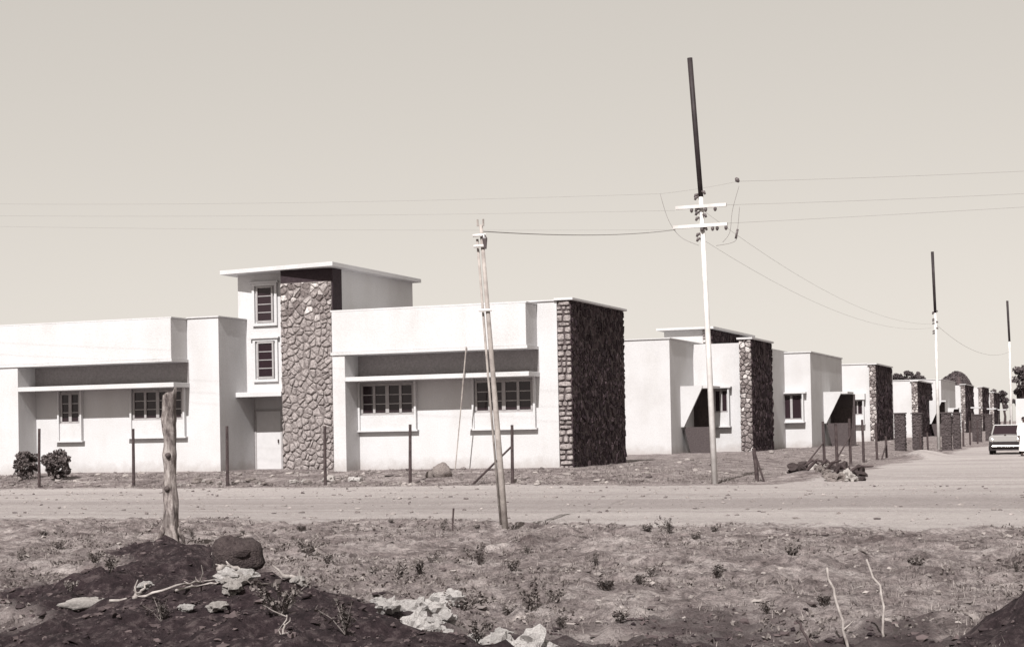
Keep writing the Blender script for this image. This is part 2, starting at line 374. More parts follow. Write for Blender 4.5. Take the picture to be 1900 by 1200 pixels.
at = me.color_attributes.new('soil', 'FLOAT_COLOR', 'POINT')
at.data.foreach_set('color', np.stack([L_, R_, B_, np.ones_like(L_)], -1).astype(np.float32).ravel())
me.polygons.foreach_set('use_smooth', [True] * len(me.polygons))
me.materials.append(MAT['ground'])
g = bpy.data.objects.new('ground', me); link(g); g['kind'] = 'structure'

# ------------------------------------------------------------------ stonework
def clip_poly(poly, px, py, nx, ny):
    out = []
    for i in range(len(poly)):
        a, b = poly[i], poly[(i + 1) % len(poly)]
        da = (a[0] - px) * nx + (a[1] - py) * ny; db = (b[0] - px) * nx + (b[1] - py) * ny
        if da <= 0: out.append(a)
        if da * db < 0:
            t = da / (da - db); out.append((a[0] + (b[0] - a[0]) * t, a[1] + (b[1] - a[1]) * t))
    return out

def rubble_cells(w, h, s, rng, jit=0.8, flat=1.0):
    nx, ny = max(1, round(w / s)), max(1, round(h / (s * flat))); sx, sy = w / nx, h / ny
    seeds = {}
    for j in range(-1, ny + 1):
        for i in range(-1, nx + 1):
            if rng.random() < 0.12 and 0 <= j < ny: continue                      # now and then a bigger stone
            seeds[(i, j)] = ((i + 0.5 + (0.25 if j % 2 else -0.25) + rng.uniform(-.5, .5) * jit) * sx, (j + 0.5 + rng.uniform(-.5, .5) * jit) * sy)
    cells = []
    for (i, j), (px, py) in seeds.items():
        poly = [(0, 0), (w, 0), (w, h), (0, h)]
        for (a, b), (qx, qy) in seeds.items():
            if (a, b) == (i, j) or abs(a - i) > 3 or abs(b - j) > 3: continue
            poly = clip_poly(poly, (px + qx) / 2, (py + qy) / 2, qx - px, qy - py)
            if len(poly) < 3: break
        if len(poly) >= 3: cells.append(poly)
    return cells

def coursed_cells(w, h, rng):
    cells = []; z = 0
    while z < h - 0.05:
        ch = min(rng.uniform(0.13, 0.26), h - z)
        n = rng.choice([1, 2, 2, 3]) if w < 0.9 else round(w / 0.33)
        cuts = sorted([0] + [w * (k / n) + rng.uniform(-0.12, 0.12) * w / n for k in range(1, n)] + [w])
        for a, b in zip(cuts, cuts[1:]):
            j = lambda: rng.uniform(-0.012, 0.012)
            cells.append([(a + 0.01, z + 0.01 + j()), (b - 0.01, z + 0.01 + j()), (b - 0.01, z + ch - 0.008 + j()), (a + 0.01, z + ch - 0.008 + j())])
        z += ch
    return cells

def stone_geo(poly, rng, depth, gap=0.013, dome=0.62):
    cx = sum(p[0] for p in poly) / len(poly); cy = sum(p[1] for p in poly) / len(poly)
    # round the corners: cut every corner once
    q = []
    n = len(poly)
    for i in range(n):
        a, b, c = poly[i - 1], poly[i], poly[(i + 1) % n]
        for o in (a, c): q.append((b[0] + (o[0] - b[0]) * 0.2, b[1] + (o[1] - b[1]) * 0.2))
    size = max(0.05, min(max(p[0] for p in poly) - min(p[0] for p in poly), max(p[1] for p in poly) - min(p[1] for p in poly)))
    k1 = max(0.5, 1 - 2 * gap / size)
    d = depth * rng.uniform(0.65, 1.25); tx, ty = rng.uniform(-.22, .22), rng.uniform(-.22, .22)
    rings = [(k1, -0.03), (k1 * 0.95, d * 0.62), (k1 * dome * 1.12, d)]
    v = []
    for k, dep in rings:
        for p in q:
            x, y = cx + (p[0] - cx) * k, cy + (p[1] - cy) * k
            v.append((x, y, dep + (tx * (x - cx) + ty * (y - cy)) * (1 if dep > 0 else 0) + (rng.uniform(-.012, .012) if dep > 0 else 0)))
    m = len(q); f = []
    for r in range(2):
        for i in range(m): f.append((r * m + i, r * m + (i + 1) % m, (r + 1) * m + (i + 1) % m, (r + 1) * m + i))
    f.append(tuple(range(2 * m, 3 * m)))
    return v, f

def face_map(kind, o):
    ox, oy, oz = o
    if kind == '-Y': return lambda v: [(ox + a, oy - c, oz + b) for a, b, c in v]
    if kind == '+X': return lambda v: [(ox + c, oy + a, oz + b) for a, b, c in v]

class StoneBudget:
    def __init__(s, n): s.n = n
def lay_stones(cells, kind, origin, parent, mat, rng, depth, budget, order=None):
    mp = face_map(kind, origin); rest = MB()
    if order: cells = sorted(cells, key=order)
    for c in cells:
        if len(c) < 3: continue
        v, f = stone_geo(c, rng, depth)
        if budget is not None and budget.n > 0:
            MB().add(mp(v), f).build('stone', mat, parent); budget.n -= 1
        else: rest.add(mp(v), f)
    if rest.f:
        o = rest.build('stone_facing', mat, parent); o['kind'] = 'stuff'

# ------------------------------------------------------------------ windows
def window(parent, xa, xb, z0, z1, y, lights, rows, apron=None, ledge=None, fin=0.15, head=None, mid=True):
    """casement window standing in a projecting surround on a wall whose face is at y (looking along -Y)"""
    w = MB(); t = 0.07
    w.box(xa, xb, y - 0.07, y + 0.02, z1 - t, z1).box(xa, xb, y - 0.07, y + 0.02, z0, z0 + t)
    n = lights; step = (xb - xa) / n
    for i in range(n + 1):
        x = xa + i * step; hw = t * (0.95 if (i in (0, n)) else (0.9 if (mid and i == n // 2) else 0.62))
        lo, hi = max(xa, x - hw), min(xb, x + hw)
        w.box(lo, hi, y - 0.085, y + 0.02, z0 + t, z1 - t)
    win = w.build('window', 'paint', parent)
    for i in range(n):
        for r in range(1, rows):
            z = z0 + t + (z1 - z0 - 2 * t) * r / rows
            bx('glazing_bar', 'paint', win, xa + i * step + 0.05, xa + (i + 1) * step - 0.05, y - 0.06, y - 0.02, z - 0.015, z + 0.015)
    for i in range(n):
        for r in range(rows):
            za = z0 + t + (z1 - z0 - 2 * t) * r / rows; zb = z0 + t + (z1 - z0 - 2 * t) * (r + 1) / rows
            bx('pane', 'glass', win, xa + i * step + 0.04, xa + (i + 1) * step - 0.04, y - 0.035 - 0.002 * ((i + r) % 3), y - 0.01, za + 0.01, zb - 0.01)
    top = head if head is not None else z1
    if fin:
        b0 = apron if apron is not None else z0
        for x in (xa - 0.10, xb + 0.03):
            bx('fin', 'stucco', win, x, x + 0.07, y - fin, y, b0, top)
    if apron is not None: bx('apron', 'stucco', win, xa - 0.029, xb + 0.029, y - 0.09, y, apron, z0 - 0.003)
    if ledge is not None: bx('sill', 'stucco', win, xa - 0.22, xb + 0.15, y - fin - 0.02, y, ledge - 0.05, ledge)
    return win

# ------------------------------------------------------------------ corner house
h1 = thing('house', 'white flat-roofed corner house with rubble stone stair tower and projecting boxed parapets', 'house')
rng = random.Random(21)
# right wing
bx('wall', 'stucco', h1, -8.65, -0.50, 0.0, 5.9, -0.5, 5.41)
bx('wall', 'stucco', h1, -9.30, -8.652, 1.75, 8.9, -0.5, 5.38)
p = bx('parapet', 'stucco', h1, -8.12, -1.19, -1.05, -0.002, 3.96, 5.31, bevel=0.015)
bx('lip', 'stucco', p, -8.16, -1.14, -1.10, -0.003, 3.86, 3.958)
bx('parapet_coping', 'stucco', p, -8.15, -1.16, -1.053, -0.004, 5.312, 5.36)
bx('pier', 'stucco', h1, -8.12, -7.66, -1.048, -0.002, -0.5, 3.858, bevel=0.01)
bx('sunshade', 'stucco', h1, -7.658, -1.12, -1.05, -0.002, 2.97, 3.12, bevel=0.01)
window(h1, -7.55, -5.60, 1.84, 2.90, 0.0, 4, 3, apron=1.33, ledge=1.33, head=2.968)
window(h1, -3.38, -1.36, 1.84, 2.90, 0.0, 4, 3, apron=1.31, ledge=1.31, head=2.968)
bx('coping', 'stucco', h1, -8.68, -0.56, -0.05, 0.32, 5.412, 5.455)
bx('recess_shade_panel', 'shadegrey', h1, -7.657, -1.14, -0.03, -0.003, 3.122, 3.857)  # grey sheet over the white wall, painted to deepen the slot's shade
# left wing
bx('wall', 'stucco', h1, -30.0, -13.10, 0.0, 9.0, -0.5, 5.42)
p = bx('parapet', 'stucco', h1, -27.0, -14.38, -1.05, -0.002, 3.97, 5.38, bevel=0.015)
bx('lip', 'stucco', p, -27.0, -14.33, -1.10, -0.003, 3.87, 3.968)
bx('parapet_coping', 'stucco', p, -27.0, -14.35, -1.053, -0.004, 5.382, 5.43)
bx('pier', 'stucco', h1, -24.5, -20.84, -1.048, -0.002, -0.5, 3.868, bevel=0.01)
bx('sunshade', 'stucco', h1, -20.838, -14.30, -1.05, -0.002, 2.98, 3.14, bevel=0.01)
window(h1, -16.62, -14.55, 1.86, 2.92, 0.0, 4, 3, apron=1.25, ledge=1.25, head=2.978)
window(h1, -19.72, -18.88, 1.80, 2.92, 0.0, 2, 3, apron=1.17, ledge=1.17, head=2.978)
bx('coping', 'stucco', h1, -14.36, -13.06, -0.05, 0.30, 5.422, 5.465)
bx('coping', 'stucco', h1, -13.36, -13.058, 0.302, 9.0, 5.424, 5.463)
bx('recess_shade_panel', 'shadegrey', h1, -20.836, -14.32, -0.03, -0.003, 3.142, 3.867)  # same added sheet on the left wing, shade in its colour
# stair hall between the wings
bx('wall', 'stucco', h1, -13.42, -9.26, 1.95, 8.2, 2.80, 7.06)
bx('wall', 'stucco', h1, -13.098, -11.2, 2.50, 3.4, -0.5, 2.798)
bx('wall', 'stucco', h1, -11.2, -9.28, 1.69, 1.948, -0.5, 7.05)
bx('sunshade', 'stucco', h1, -13.099, -11.262, 1.12, 2.498, 2.61, 2.78, bevel=0.01)
d = bx('door', 'door', h1, -13.02, -12.02, 2.44, 2.498, -0.1, 2.1)
MB().box(-12.13, -12.09, 2.385, 2.44, 0.95, 1.08).build('door_handle', 'post', d)
MB().box(-13.09, -13.022, 2.42, 2.498, -0.1, 2.16).box(-12.018, -11.95, 2.42, 2.498, -0.1, 2.16).box(-13.022, -12.018, 2.42, 2.498, 2.102, 2.16).build('door_frame', 'paint', d)
for z0, z1 in ((5.30, 6.62), (3.28, 4.62)):
    w = window(h1, -12.64, -11.95, z0, z1, 1.95, 1, 4, fin=0, mid=False)
    MB().box(-12.80, -12.70, 1.86, 1.948, z0 - 0.12, z1 + 0.10).box(-11.89, -11.79, 1.86, 1.948, z0 - 0.12, z1 + 0.10).box(-12.70, -11.89, 1.86, 1.948, z0 - 0.12, z0 - 0.02).box(-12.70, -11.89, 1.86, 1.948, z1 + 0.01, z1 + 0.10).build('surround', 'stucco', w)
    bx('hood', 'stucco', w, -12.90, -11.72, 1.80, 1.949, z1 + 0.102, z1 + 0.16)
MB().prism_z([(-13.85, 1.42), (-8.90, 0.62), (-8.90, 8.25), (-13.85, 8.25)], 7.062, 7.21).build('roof', 'stucco', h1, bevel=0.01)
bud = StoneBudget(300)
sw = MB().box(-0.498, -0.05, 0.04, 6.0, -0.5, 5.415).build('stone_end_wall', 'mortar', h1)
lay_stones(coursed_cells(0.50, 5.5, rng), '-Y', (-0.52, 0.035, -0.08), sw, 'stone', rng, 0.06, bud)
tw = MB().box(-11.25, -9.24, 1.19, 1.688, -0.5, 6.60).build('stone_tower', 'pointing', h1)
lay_stones(rubble_cells(2.03, 6.70, 0.25, rng, 1.15, 0.76), '-Y', (-11.26, 1.20, -0.1), tw, 'stone', rng, 0.065, bud)
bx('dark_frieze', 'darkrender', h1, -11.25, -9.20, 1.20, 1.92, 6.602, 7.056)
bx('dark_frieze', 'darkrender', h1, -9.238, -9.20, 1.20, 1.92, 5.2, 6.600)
lay_stones(rubble_cells(5.98, 5.5, 0.25, rng, 0.95), '+X', (-0.055, 0.02, -0.08), sw, 'shadedstone', rng, 0.03, bud, order=lambda c: sum(q[0] for q in c) / len(c))
bx('coping', 'stucco', h1, -0.57, 0.08, -0.09, 6.08, 5.42, 5.50, bevel=0.01)

# ------------------------------------------------------------------ houses down the side street
def stone_pillar(h, x0, x1, y0, y1, top, s=0.33, cope=True, mat='shadedstone'):
    core = MB().box(x0 + 0.03, x1 - 0.04, y0 + 0.04, y1, -0.5, top - 0.004).build('stone_end_wall', 'mortar', h)
    lay_stones(rubble_cells(x1 - x0, top + 0.1, 0.22, rng), '-Y', (x0, y0 + 0.035, -0.1), core, 'stone', rng, 0.06, None)
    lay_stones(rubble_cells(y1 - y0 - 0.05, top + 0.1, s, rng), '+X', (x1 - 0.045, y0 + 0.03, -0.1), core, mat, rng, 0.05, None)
    if cope: bx('coping', 'stucco_far', h, x0 - 0.08, x1 + 0.08, y0 - 0.08, y1 + 0.05, top, top + 0.09)

def porch(h, x0, yf, w, ztop, zmid, depth=2.4, planter=True, pw=None, door=True, sw=None):
    """tapering white bracket wall carrying a slab, with a dark rendered planter below"""
    p = MB().prism_y([(x0 + 0.001, zmid - 0.05), (x0 + 0.14, zmid - 0.05), (x0 + w, ztop - 0.10), (x0 + w, ztop), (x0 + 0.001, ztop)], yf, yf + 0.14).build('porch', 'stucco_far', h)
    bx('porch_slab', 'stucco_far', p, x0 + 0.002, x0 + w + 0.35, yf + 0.142, yf + depth, ztop - 0.12, ztop - 0.003)
    pw = pw or w * 1.35
    if door:
        bx('porch_shade_screen', 'planter', p, x0 + 0.003, x0 + (sw or pw), yf + depth - 0.05, yf + depth + 0.1, -0.3, ztop - 0.125)  # dark wall added behind the bracket, its colour standing in for porch shade
        bx('porch_shade_door', 'shadedoor', p, x0 + 0.2, x0 + (sw or pw) - 0.08, yf + depth - 0.11, yf + depth - 0.055, 0.0, 2.2)  # door coloured dark to strengthen the same painted shade
    if planter:
        MB().prism_y([(x0 + 0.48, -0.35), (x0 + pw - 0.14, -0.35), (x0 + pw, 0.65), (x0 + pw, zmid - 0.06), (x0 + 0.12, zmid - 0.06)], yf + 0.16, yf + 0.75).build('planter', 'planter', p)
    return p

h2 = thing('house', 'second white house down the side street, with low stone-cornered roof tower', 'house')
bx('wall', 'stucco_far', h2, -10.0, -3.0, 23.2, 40, -0.5, 5.33)
bx('coping', 'stucco_far', h2, -10.0, -2.95, 23.14, 40, 5.333, 5.38)
bx('wall', 'stucco_far', h2, -2.998, -0.58, 27.6, 40, -0.5, 5.25)
stone_pillar(h2, -0.60, 0.0, 27.0, 32.0, 5.38, 0.34)
window(h2, -1.98, -1.30, 1.90, 3.02, 27.6, 2, 1, apron=1.24, ledge=1.24, fin=0.3, head=3.08)
bx('hood', 'stucco_far', h2, -2.2, -1.1, 27.22, 27.598, 3.085, 3.16)
porch(h2, -2.998, 25.0, 1.05, 3.17, 1.29, depth=2.55, pw=1.42, sw=0.86)
t2 = bx('tower', 'stucco_far', h2, -5.2, -2.80, 30.4, 39.3, 5.0, 6.14)
MB().box(-2.86, -2.79, 30.36, 39.28, 5.0, 6.138).build('tower_core', 'mortar', t2)
lay_stones(coursed_cells(0.46, 0.95, rng), '-Y', (-3.21, 30.37, 5.2), t2, 'stone', rng, 0.06, None)
lay_stones(rubble_cells(8.8, 0.95, 0.33, rng), '+X', (-2.795, 30.4, 5.2), t2, 'shadedstone', rng, 0.07, None)
bx('roof', 'stucco_far', h2, -5.52, -2.55, 30.05, 39.9, 6.145, 6.26)

h3 = thing('house', 'white block with one square dark window on its blank front, third along the street', 'house')
bx('wall', 'stucco_far', h3, -8.0, 0.83, 38.0, 48.4, -0.6, 5.12)
bx('coping', 'stucco_far', h3, -8.0, 0.89, 37.94, 48.45, 5.123, 5.19)
window(h3, -0.82, 0.36, 1.52, 2.90, 38.0, 2, 1, fin=0.34, apron=1.40, ledge=1.40, head=2.92)
bx('hood', 'stucco_far', h3, -1.05, 0.6, 37.62, 37.998, 2.925, 3.0)
porch(h3, 0.832, 41.8, 0.98, 3.05, 1.35, depth=2.3, pw=1.40)

h4 = thing('house', 'white house with tall dark stone end wall just before the nearest gate pillars', 'house')
bx('wall', 'stucco_far', h4, -9.0, 0.18, 64.0, 76, -0.6, 5.32)
bx('coping', 'stucco_far', h4, -9.0, 0.10, 63.94, 64.3, 5.323, 5.40)
stone_pillar(h4, 0.16, 0.64, 63.9, 72.2, 5.28, 0.42)
window(h4, -1.40, -0.30, 1.84, 2.86, 64.0, 3, 1, fin=0.4, apron=1.2, ledge=1.2, head=2.88)
bx('hood', 'stucco_far', h4, -1.7, -0.1, 63.5, 63.998, 2.885, 3.3)

h5 = thing('house', 'white house behind the first pair of gate pillars, with dark stone corner', 'house')
bx('wall', 'stucco_far', h5, -9.0, 0.0, 89.0, 100.2, -0.6, 4.74)
bx('coping', 'stucco_far', h5, -9.0, 0.02, 88.94, 89.3, 4.743, 4.80)
stone_pillar(h5, -0.02, 0.50, 88.9, 99.8, 4.66, 0.5)
porch(h5, 0.52, 97.0, 1.05, 3.13, 1.15, depth=2.2, pw=1.1)

h6 = thing('house', 'plain white block directly behind the middle street pole', 'house')
bx('wall', 'stucco_far', h6, -9.0, 0.0, 112.0, 126, -0.6, 5.32)
bx('coping', 'stucco_far', h6, -9.0, 0.06, 111.94, 126.05, 5.323, 5.40)
porch(h6, 0.002, 118.0, 0.6, 2.62, 1.1, depth=2.0, pw=0.9)

for (y0, y1, xw, xa, xb, top, lab) in (
        (134, 146, -6.0, -0.22, 0.28, 5.25, 'white house with stone corner right of the plain block, far along the street'),
        (158, 170, -6.0, -0.33, 0.15, 5.42, 'far white house with pale capped stone corner under the dark hilltop end'),
        (180, 192, -6.0, -0.65, -0.10, 5.08, 'small far white house with round-topped looking stone corner above the parked car'),
        (221, 232, 0.2, 4.35, 5.0, 4.75, 'farthest white house seen right of the last street pole')):
    hh = thing('house', lab, 'house')
    bx('wall', 'stucco_far', hh, xw, xa + 0.02, y0 + 0.1, y1, -0.6, top - 0.05)
    stone_pillar(hh, xa, xb, y0, y1 - 1.5, top, 0.6)
    bx('porch_slab', 'stucco_far', hh, xb + 0.1, xb + 1.2, y0 + 5, y0 + 8, 2.7, 2.85)
    bx('porch_shade_door', 'shadedoor', hh, xb + 0.09, xb + 0.15, y0 + 5.4, y0 + 6.6, 0.0, 2.2)

# ------------------------------------------------------------------ gate pillars along the side street
gp = [(4.78, 5.38, 41.0, 'front left gate pillar of the nearest dark pair, before the white house'),
      (5.30, 5.86, 44.6, 'right-hand gate pillar of the nearest dark pair, before the white house'),
      (6.93, 7.48, 44.5, 'dark gate pillar just right of the middle street pole'),
      (7.20, 7.62, 48.2, 'slimmer dark gate pillar behind the one right of the middle pole'),
      (5.55, 6.25, 80.0, 'dark gate pillar left of the parked car'),
      (6.05, 6.6, 86.0, 'far dark gate pillar nearest the parked car'),
      (9.15, 9.65, 95.0, 'dark gate pillar half hidden behind the parked car')]
for x0, x1, y, lab in gp:
    t = thing('gate_pillar', lab, 'gate pillar', 'gate pillars along the side street', (x0, y, 0))
    zt = 1.72
    core = MB().box(0.03, x1 - x0 - 0.03, 0.03, 0.55, -0.6, zt).build('pillar_core', 'mortar', t)
    lay_stones(rubble_cells(x1 - x0, zt + 0.45, 0.17, rng), '-Y', (0, 0.03, -0.45), t, 'planter', rng, 0.035, None)
    lay_stones(rubble_cells(0.55, zt + 0.45, 0.17, rng), '+X', (x1 - x0 - 0.03, 0.01, -0.45), t, 'planter', rng, 0.035, None)
    bx('pillar_cap', 'planter', t, -0.04, x1 - x0 + 0.04, -0.04, 0.6, zt + 0.003, zt + 0.07)

# ------------------------------------------------------------------ fences
def fence_post(x, y, top, lean, lab, group, r=0.05, brace=None):
    z = hz(x, y)
    rr = random.Random(int(x * 100 + y * 7))
    pts = [(x, y, z - 0.3), (x + lean * 0.4 + rr.uniform(-.01, .01), y, z + (top - z) * 0.45), (x + lean, y + rr.uniform(-.02, .02), top)]
    o = MB().tube(pts, [r * 1.08, r, r * 0.9], 7).build('fence_post', 'post', None)
    tag(o, lab, 'fence post', group)
    if brace:
        (bx0, by0), tz = brace
        MB().tube([(bx0, by0, hz(bx0, by0) - 0.12), (x + lean * .5, y, tz)], [0.035, 0.03], 6).build('brace', 'post', o)
    return o
FG = 'posts of the front fence'
for x, top, lean, lab in ((-17.02, 1.60, .03, 'leftmost dark fence post, standing between the two round shrubs'),
                          (-13.36, 1.53, .02, 'dark fence post just left of the bleached tree trunk'),
                          (-9.89, 1.55, .02, 'dark fence post in front of the shaded entrance recess'),
                          (-6.43, 1.49, .02, 'dark fence post in front of the stone tower foot'),
                          (-3.57, 1.48, .04, 'dark fence post below the left window of the right wing'),
                          (-0.26, 1.40, .02, 'dark fence post with a slanting brace, right of the short pole')):
    fence_post(x, -5.0, top, lean, lab, FG, 0.05, brace=((-1.65, -5.02), 0.78) if x > -1 else None)
fence_post(6.89, -4.2, 0.60, -0.10, 'short dark corner post with a leaning strut beside the tall pole', 'posts of the side fence', 0.06, brace=((7.12, -4.25), 0.42))
SF = 'posts of the side fence'
for u, (x, y), top, lab in ((0, (5.9, 12.5), 1.35, 'first dark post of the side-street fence, with slanting brace behind rubble'),
                       (1, (7.35, 6.7), 1.28, 'second dark post of the side-street fence, standing lowest in front of rubble'),
                       (2, (6.57, 14.6), 1.45, 'third dark post of the side-street fence, before the dark planter'),
                       (3, (6.56, 18.0), 1.40, 'fourth dark post of the side-street fence, before the white porch wall'),
                       (4, (6.40, 23.0), 1.25, 'fifth dark post of the side-street fence, before the stone end wall'),
                       (5, (6.55, 25.0), 0.65, 'short dark post with brace left of the nearest gate pillars'),
                       (6, (6.67, 37.0), 0.70, 'thin dark post right of the nearest gate pillars'),
                       (7, (6.70, 40.0), 0.70, 'thin dark post just left of the middle street pole')):
    b = {0: ((5.45, 10.2), 0.55), 2: ((6.2, 12.0), 0.75), 5: ((6.62, 22.5), 0.3)}.get(u)
    fence_post(x, y, top, -0.03, lab, SF, 0.055, brace=b)
for k, (x, y) in enumerate(((6.9, 52), (6.9, 58), (6.8, 64), (6.7, 71), (7.6, 92), (8.6, 98))):
    fence_post(x, y, 1.3, 0.0, (ORD[k] + ' thin dark post in the far fence beyond the second gate', ORD[max(k - 4, 0)] + ' thin dark post behind the parked car near the last pole')[k > 3], 'far fence posts' if k < 4 else 'posts behind the car', 0.06)

# ------------------------------------------------------------------ street poles and wires
def pole(label, base, joint, top, arms=True, r=0.072):
    t = thing('street_pole', label, 'utility pole', 'tall street poles', tuple(base))
    b = Vector(base); j = Vector(joint) - b; tp = Vector(top) - b
    MB().tube([(0, 0, -0.5), j * 0.5, j], [r * 1.25, r * 1.05, r * 0.9], 12).build('pole_shaft', 'silver', t, smooth=True)
    MB().tube([j - (tp - j) * 0.02, j.lerp(tp, 0.5), tp], [r * 0.95, r * 1.0, r * 1.02], 12).build('pole_head', 'tar', t, smooth=True)
    if arms is not False:
        for z, x0, x1, tilt in (((j.z - 0.36, -0.70, 0.74, 0.01), (j.z - 0.90, -0.80, 0.74, 0.0)) if arms else ()):
            cx = j.x * (z / j.z)
            a = MB().box(cx + x0, cx + x1, -r - 0.10, -r - 0.005, z - 0.045, z + 0.045).build('crossarm', 'silver', t)
            for k in ((-0.25, 0.15, 0.42) if z > j.z - 0.5 else (0.02, 0.32, 0.45, 0.70)):
                ins = MB()
                ins.tube([(cx + k, -r - 0.05, z - 0.05), (cx + k, -r - 0.05, z - 0.08), (cx + k, -r - 0.05, z - 0.12), (cx + k, -r - 0.05, z - 0.16)], [0.03, 0.05, 0.045, 0.02], 8)
                ins.build('insulator', 'porcelain', a, smooth=True)
        for dz, s in ((-0.05, -1), (-0.12, -1), (-0.45, -1), (-0.55, -1), (-0.62, 1), (-0.70, -1), (-0.98, 1), (-1.15, -1), (-1.28, -1), (0.02, 1)):
            z = j.z + dz; cx = j.x * (z / j.z)
            MB().tube([(cx + s * 0.05, -r, z + .04), (cx + s * 0.12, -r - 0.03, z + 0.02), (cx + s * 0.15, -r - 0.03, z - 0.05)], [0.03, 0.045, 0.03], 8).build('insulator', 'porcelain', t, smooth=True)
    return t
pole('tall silver and black street pole with two crossarms, nearest of the three', (6.02, -5.7, -0.36), (5.78, -5.7, 7.72), (5.55, -5.7, 11.55))
pole('middle silver and black street pole rising behind the gate pillars', (6.38, 48.4, -0.36), (6.35, 48.4, 7.72), (6.27, 48.4, 11.25), arms=None, r=0.085)
pole('farthest and smallest silver and black street pole near the right edge', (7.2, 100, -0.36), (7.2, 100, 8.27), (7.1, 100, 11.8), arms=False, r=0.10)

def wire(a, b, sag, lab, r=0.0036, n=18, group='overhead wires'):
    a, b = Vector(a), Vector(b)
    pts = [a.lerp(b, i / n) - Vector((0, 0, sag * 4 * (i / n) * (1 - i / n))) for i in range(n + 1)]
    return tag(MB().tube(pts, r, 5).build('overhead_wire', 'wire', None, smooth=True), lab, 'wire', group)
wire((7.20, -26.0, 4.42), (5.05, -5.78, 6.76), 0.10, 'service wire strung from the short pole to the tall pole', 0.008)
wire((4.61, -5.7, 7.81), (-34, -5.7, 10.4), 0.30, 'topmost faint wire running left from the tall pole across the sky', 0.0026)
wire((5.05, -5.78, 7.30), (-34, -5.7, 9.9), 0.20, 'middle faint wire running left from the tall pole across the sky', 0.0026)
wire((5.0, -5.78, 6.76), (-34, -5.7, 9.6), 0.15, 'lowest faint wire running left from the tall pole across the sky', 0.0026)
wire((4.61, -5.7, 7.81), (6.85, -5.7, 8.0), 0.03, 'short taut wire passing the tall pole just above its crossarms', 0.003)
wire((6.85, -5.7, 8.0), (40, -5.7, 8.2), 0.46, 'topmost wire running right from the tall pole out of the picture')
wire((6.5, -5.78, 7.36), (40, -5.7, 7.6), 0.40, 'middle wire running right from the tall pole out of the picture')
wire((6.5, -5.78, 6.85), (40, -5.7, 7.1), 0.18, 'lowest wire running right from the tall pole out of the picture')
wire((5.78, -5.62, 7.30), (6.35, 48.3, 7.0), 0.9, 'upper sagging wire from the near pole to the middle pole')
wire((5.80, -5.62, 6.45), (6.35, 48.3, 6.8), 0.9, 'lower sagging wire from the near pole to the middle pole')
wire((6.35, 48.5, 7.0), (7.2, 99.9, 7.3), 0.9, 'sagging wire from the middle pole to the farthest pole', 0.008)
def loop_wire(pts, lab, r=0.007):
    P = [Vector(q) for q in pts]; out = []
    for i in range(len(P) - 1):
        p0, p1, p2, p3 = P[max(i - 1, 0)], P[i], P[i + 1], P[min(i + 2, len(P) - 1)]
        for k in range(6):
            t = k / 6
            out.append(0.5 * ((2 * p1) + (p2 - p0) * t + (2 * p0 - 5 * p1 + 4 * p2 - p3) * t * t + (3 * p1 - p0 - 3 * p2 + p3) * t ** 3))
    out.append(P[-1])
    return tag(MB().tube(out, r, 5).build('jumper_wire', 'wire', None, smooth=True), lab, 'wire', 'jumper loops')
j1 = loop_wire([(4.61, -5.7, 7.81), (4.85, -5.75, 7.05), (5.2, -5.78, 6.55), (5.72, -5.8, 6.28)], 'slack jumper wire looping down left of the tall pole')
j2 = loop_wire([(6.87, -5.7, 7.87), (6.68, -5.75, 7.2), (6.60, -5.78, 6.6), (6.40, -5.8, 6.33)], 'slack jumper wire looping down close right of the tall pole')
j3 = loop_wire([(6.86, -5.65, 7.30), (6.80, -5.68, 6.7), (6.72, -5.7, 6.35), (6.2, -5.75, 6.25)], 'slack jumper wire with black strain insulator right of the tall pole')
MB().tube([(6.80, -5.68, 6.68), (6.74, -5.69, 6.42)], 0.032, 8).build('strain_insulator', 'porcelain', j3, smooth=True)
MB().tube([(6.78, -5.70, 8.10), (6.82, -5.7, 8.04), (6.87, -5.7, 7.98)], [0.03, 0.07, 0.03], 8).build('strain_insulator', 'porcelain', j2, smooth=True)

# short service pole in the foreground field
sp_base = Vector((7.52, -26.0, hz(7.52, -26.0)))
t = thing('service_pole', 'short weathered timber pole leaning in the foreground, with pipe strapped alongside', 'pole', loc=tuple(sp_base))
topv = Vector((7.20, -26.0, 4.52)) - sp_base
MB().tube([(0.02, 0, -0.4), topv * 0.3, topv * 0.65, topv], [0.056, 0.047, 0.037, 0.029], 10).build('pole_shaft', 'timber', t, smooth=True)
MB().tube([topv * 0.02 + Vector((-0.085, 0.03, 0)), topv * 0.5 + Vector((-0.095, 0.03, 0)), topv * 0.955 + Vector((-0.09, 0.02, 0))], [0.018, 0.020, 0.022], 8).build('conduit', 'timber', t, smooth=True)
for k in (0.72, 0.93, 0.965):
    c = topv * k; MB().tube([c + Vector((-0.13, -0.05, 0)), c + Vector((-0.02, -0.065, 0.0)), c + Vector((0.08, -0.03, 0))], 0.022, 6).build('strap', 'silver', t)
for s in (-1, 1): MB().tube([topv + Vector((s * 0.045, -0.02, -0.02)), topv + Vector((s * 0.05, -0.02, 0.09))], [0.02, 0.016], 6).build('bracket', 'timber', t)
MB().tube([topv * 0.965 + Vector((0.05, -0.05, 0)), topv * 0.965 + Vector((0.07, -0.05, -0.06)), topv * 0.94 + Vector((0.07, -0.05, -0.1))], [0.03, 0.045, 0.02], 8).build('insulator', 'porcelain', t)
tag(MB().tube([(-3.22, -1.16, 3.98), (-3.35, -1.15, 2.9), (-3.47, -1.12, 1.94), (-3.72, -1.10, -0.05)], [0.022, 0.022, 0.02, 0.02], 6).build('leaning_rod', 'timber', None), 'thin pale rod leaning against the sunshade of the right wing', 'rod')
z = hz(6.91, -26.7)
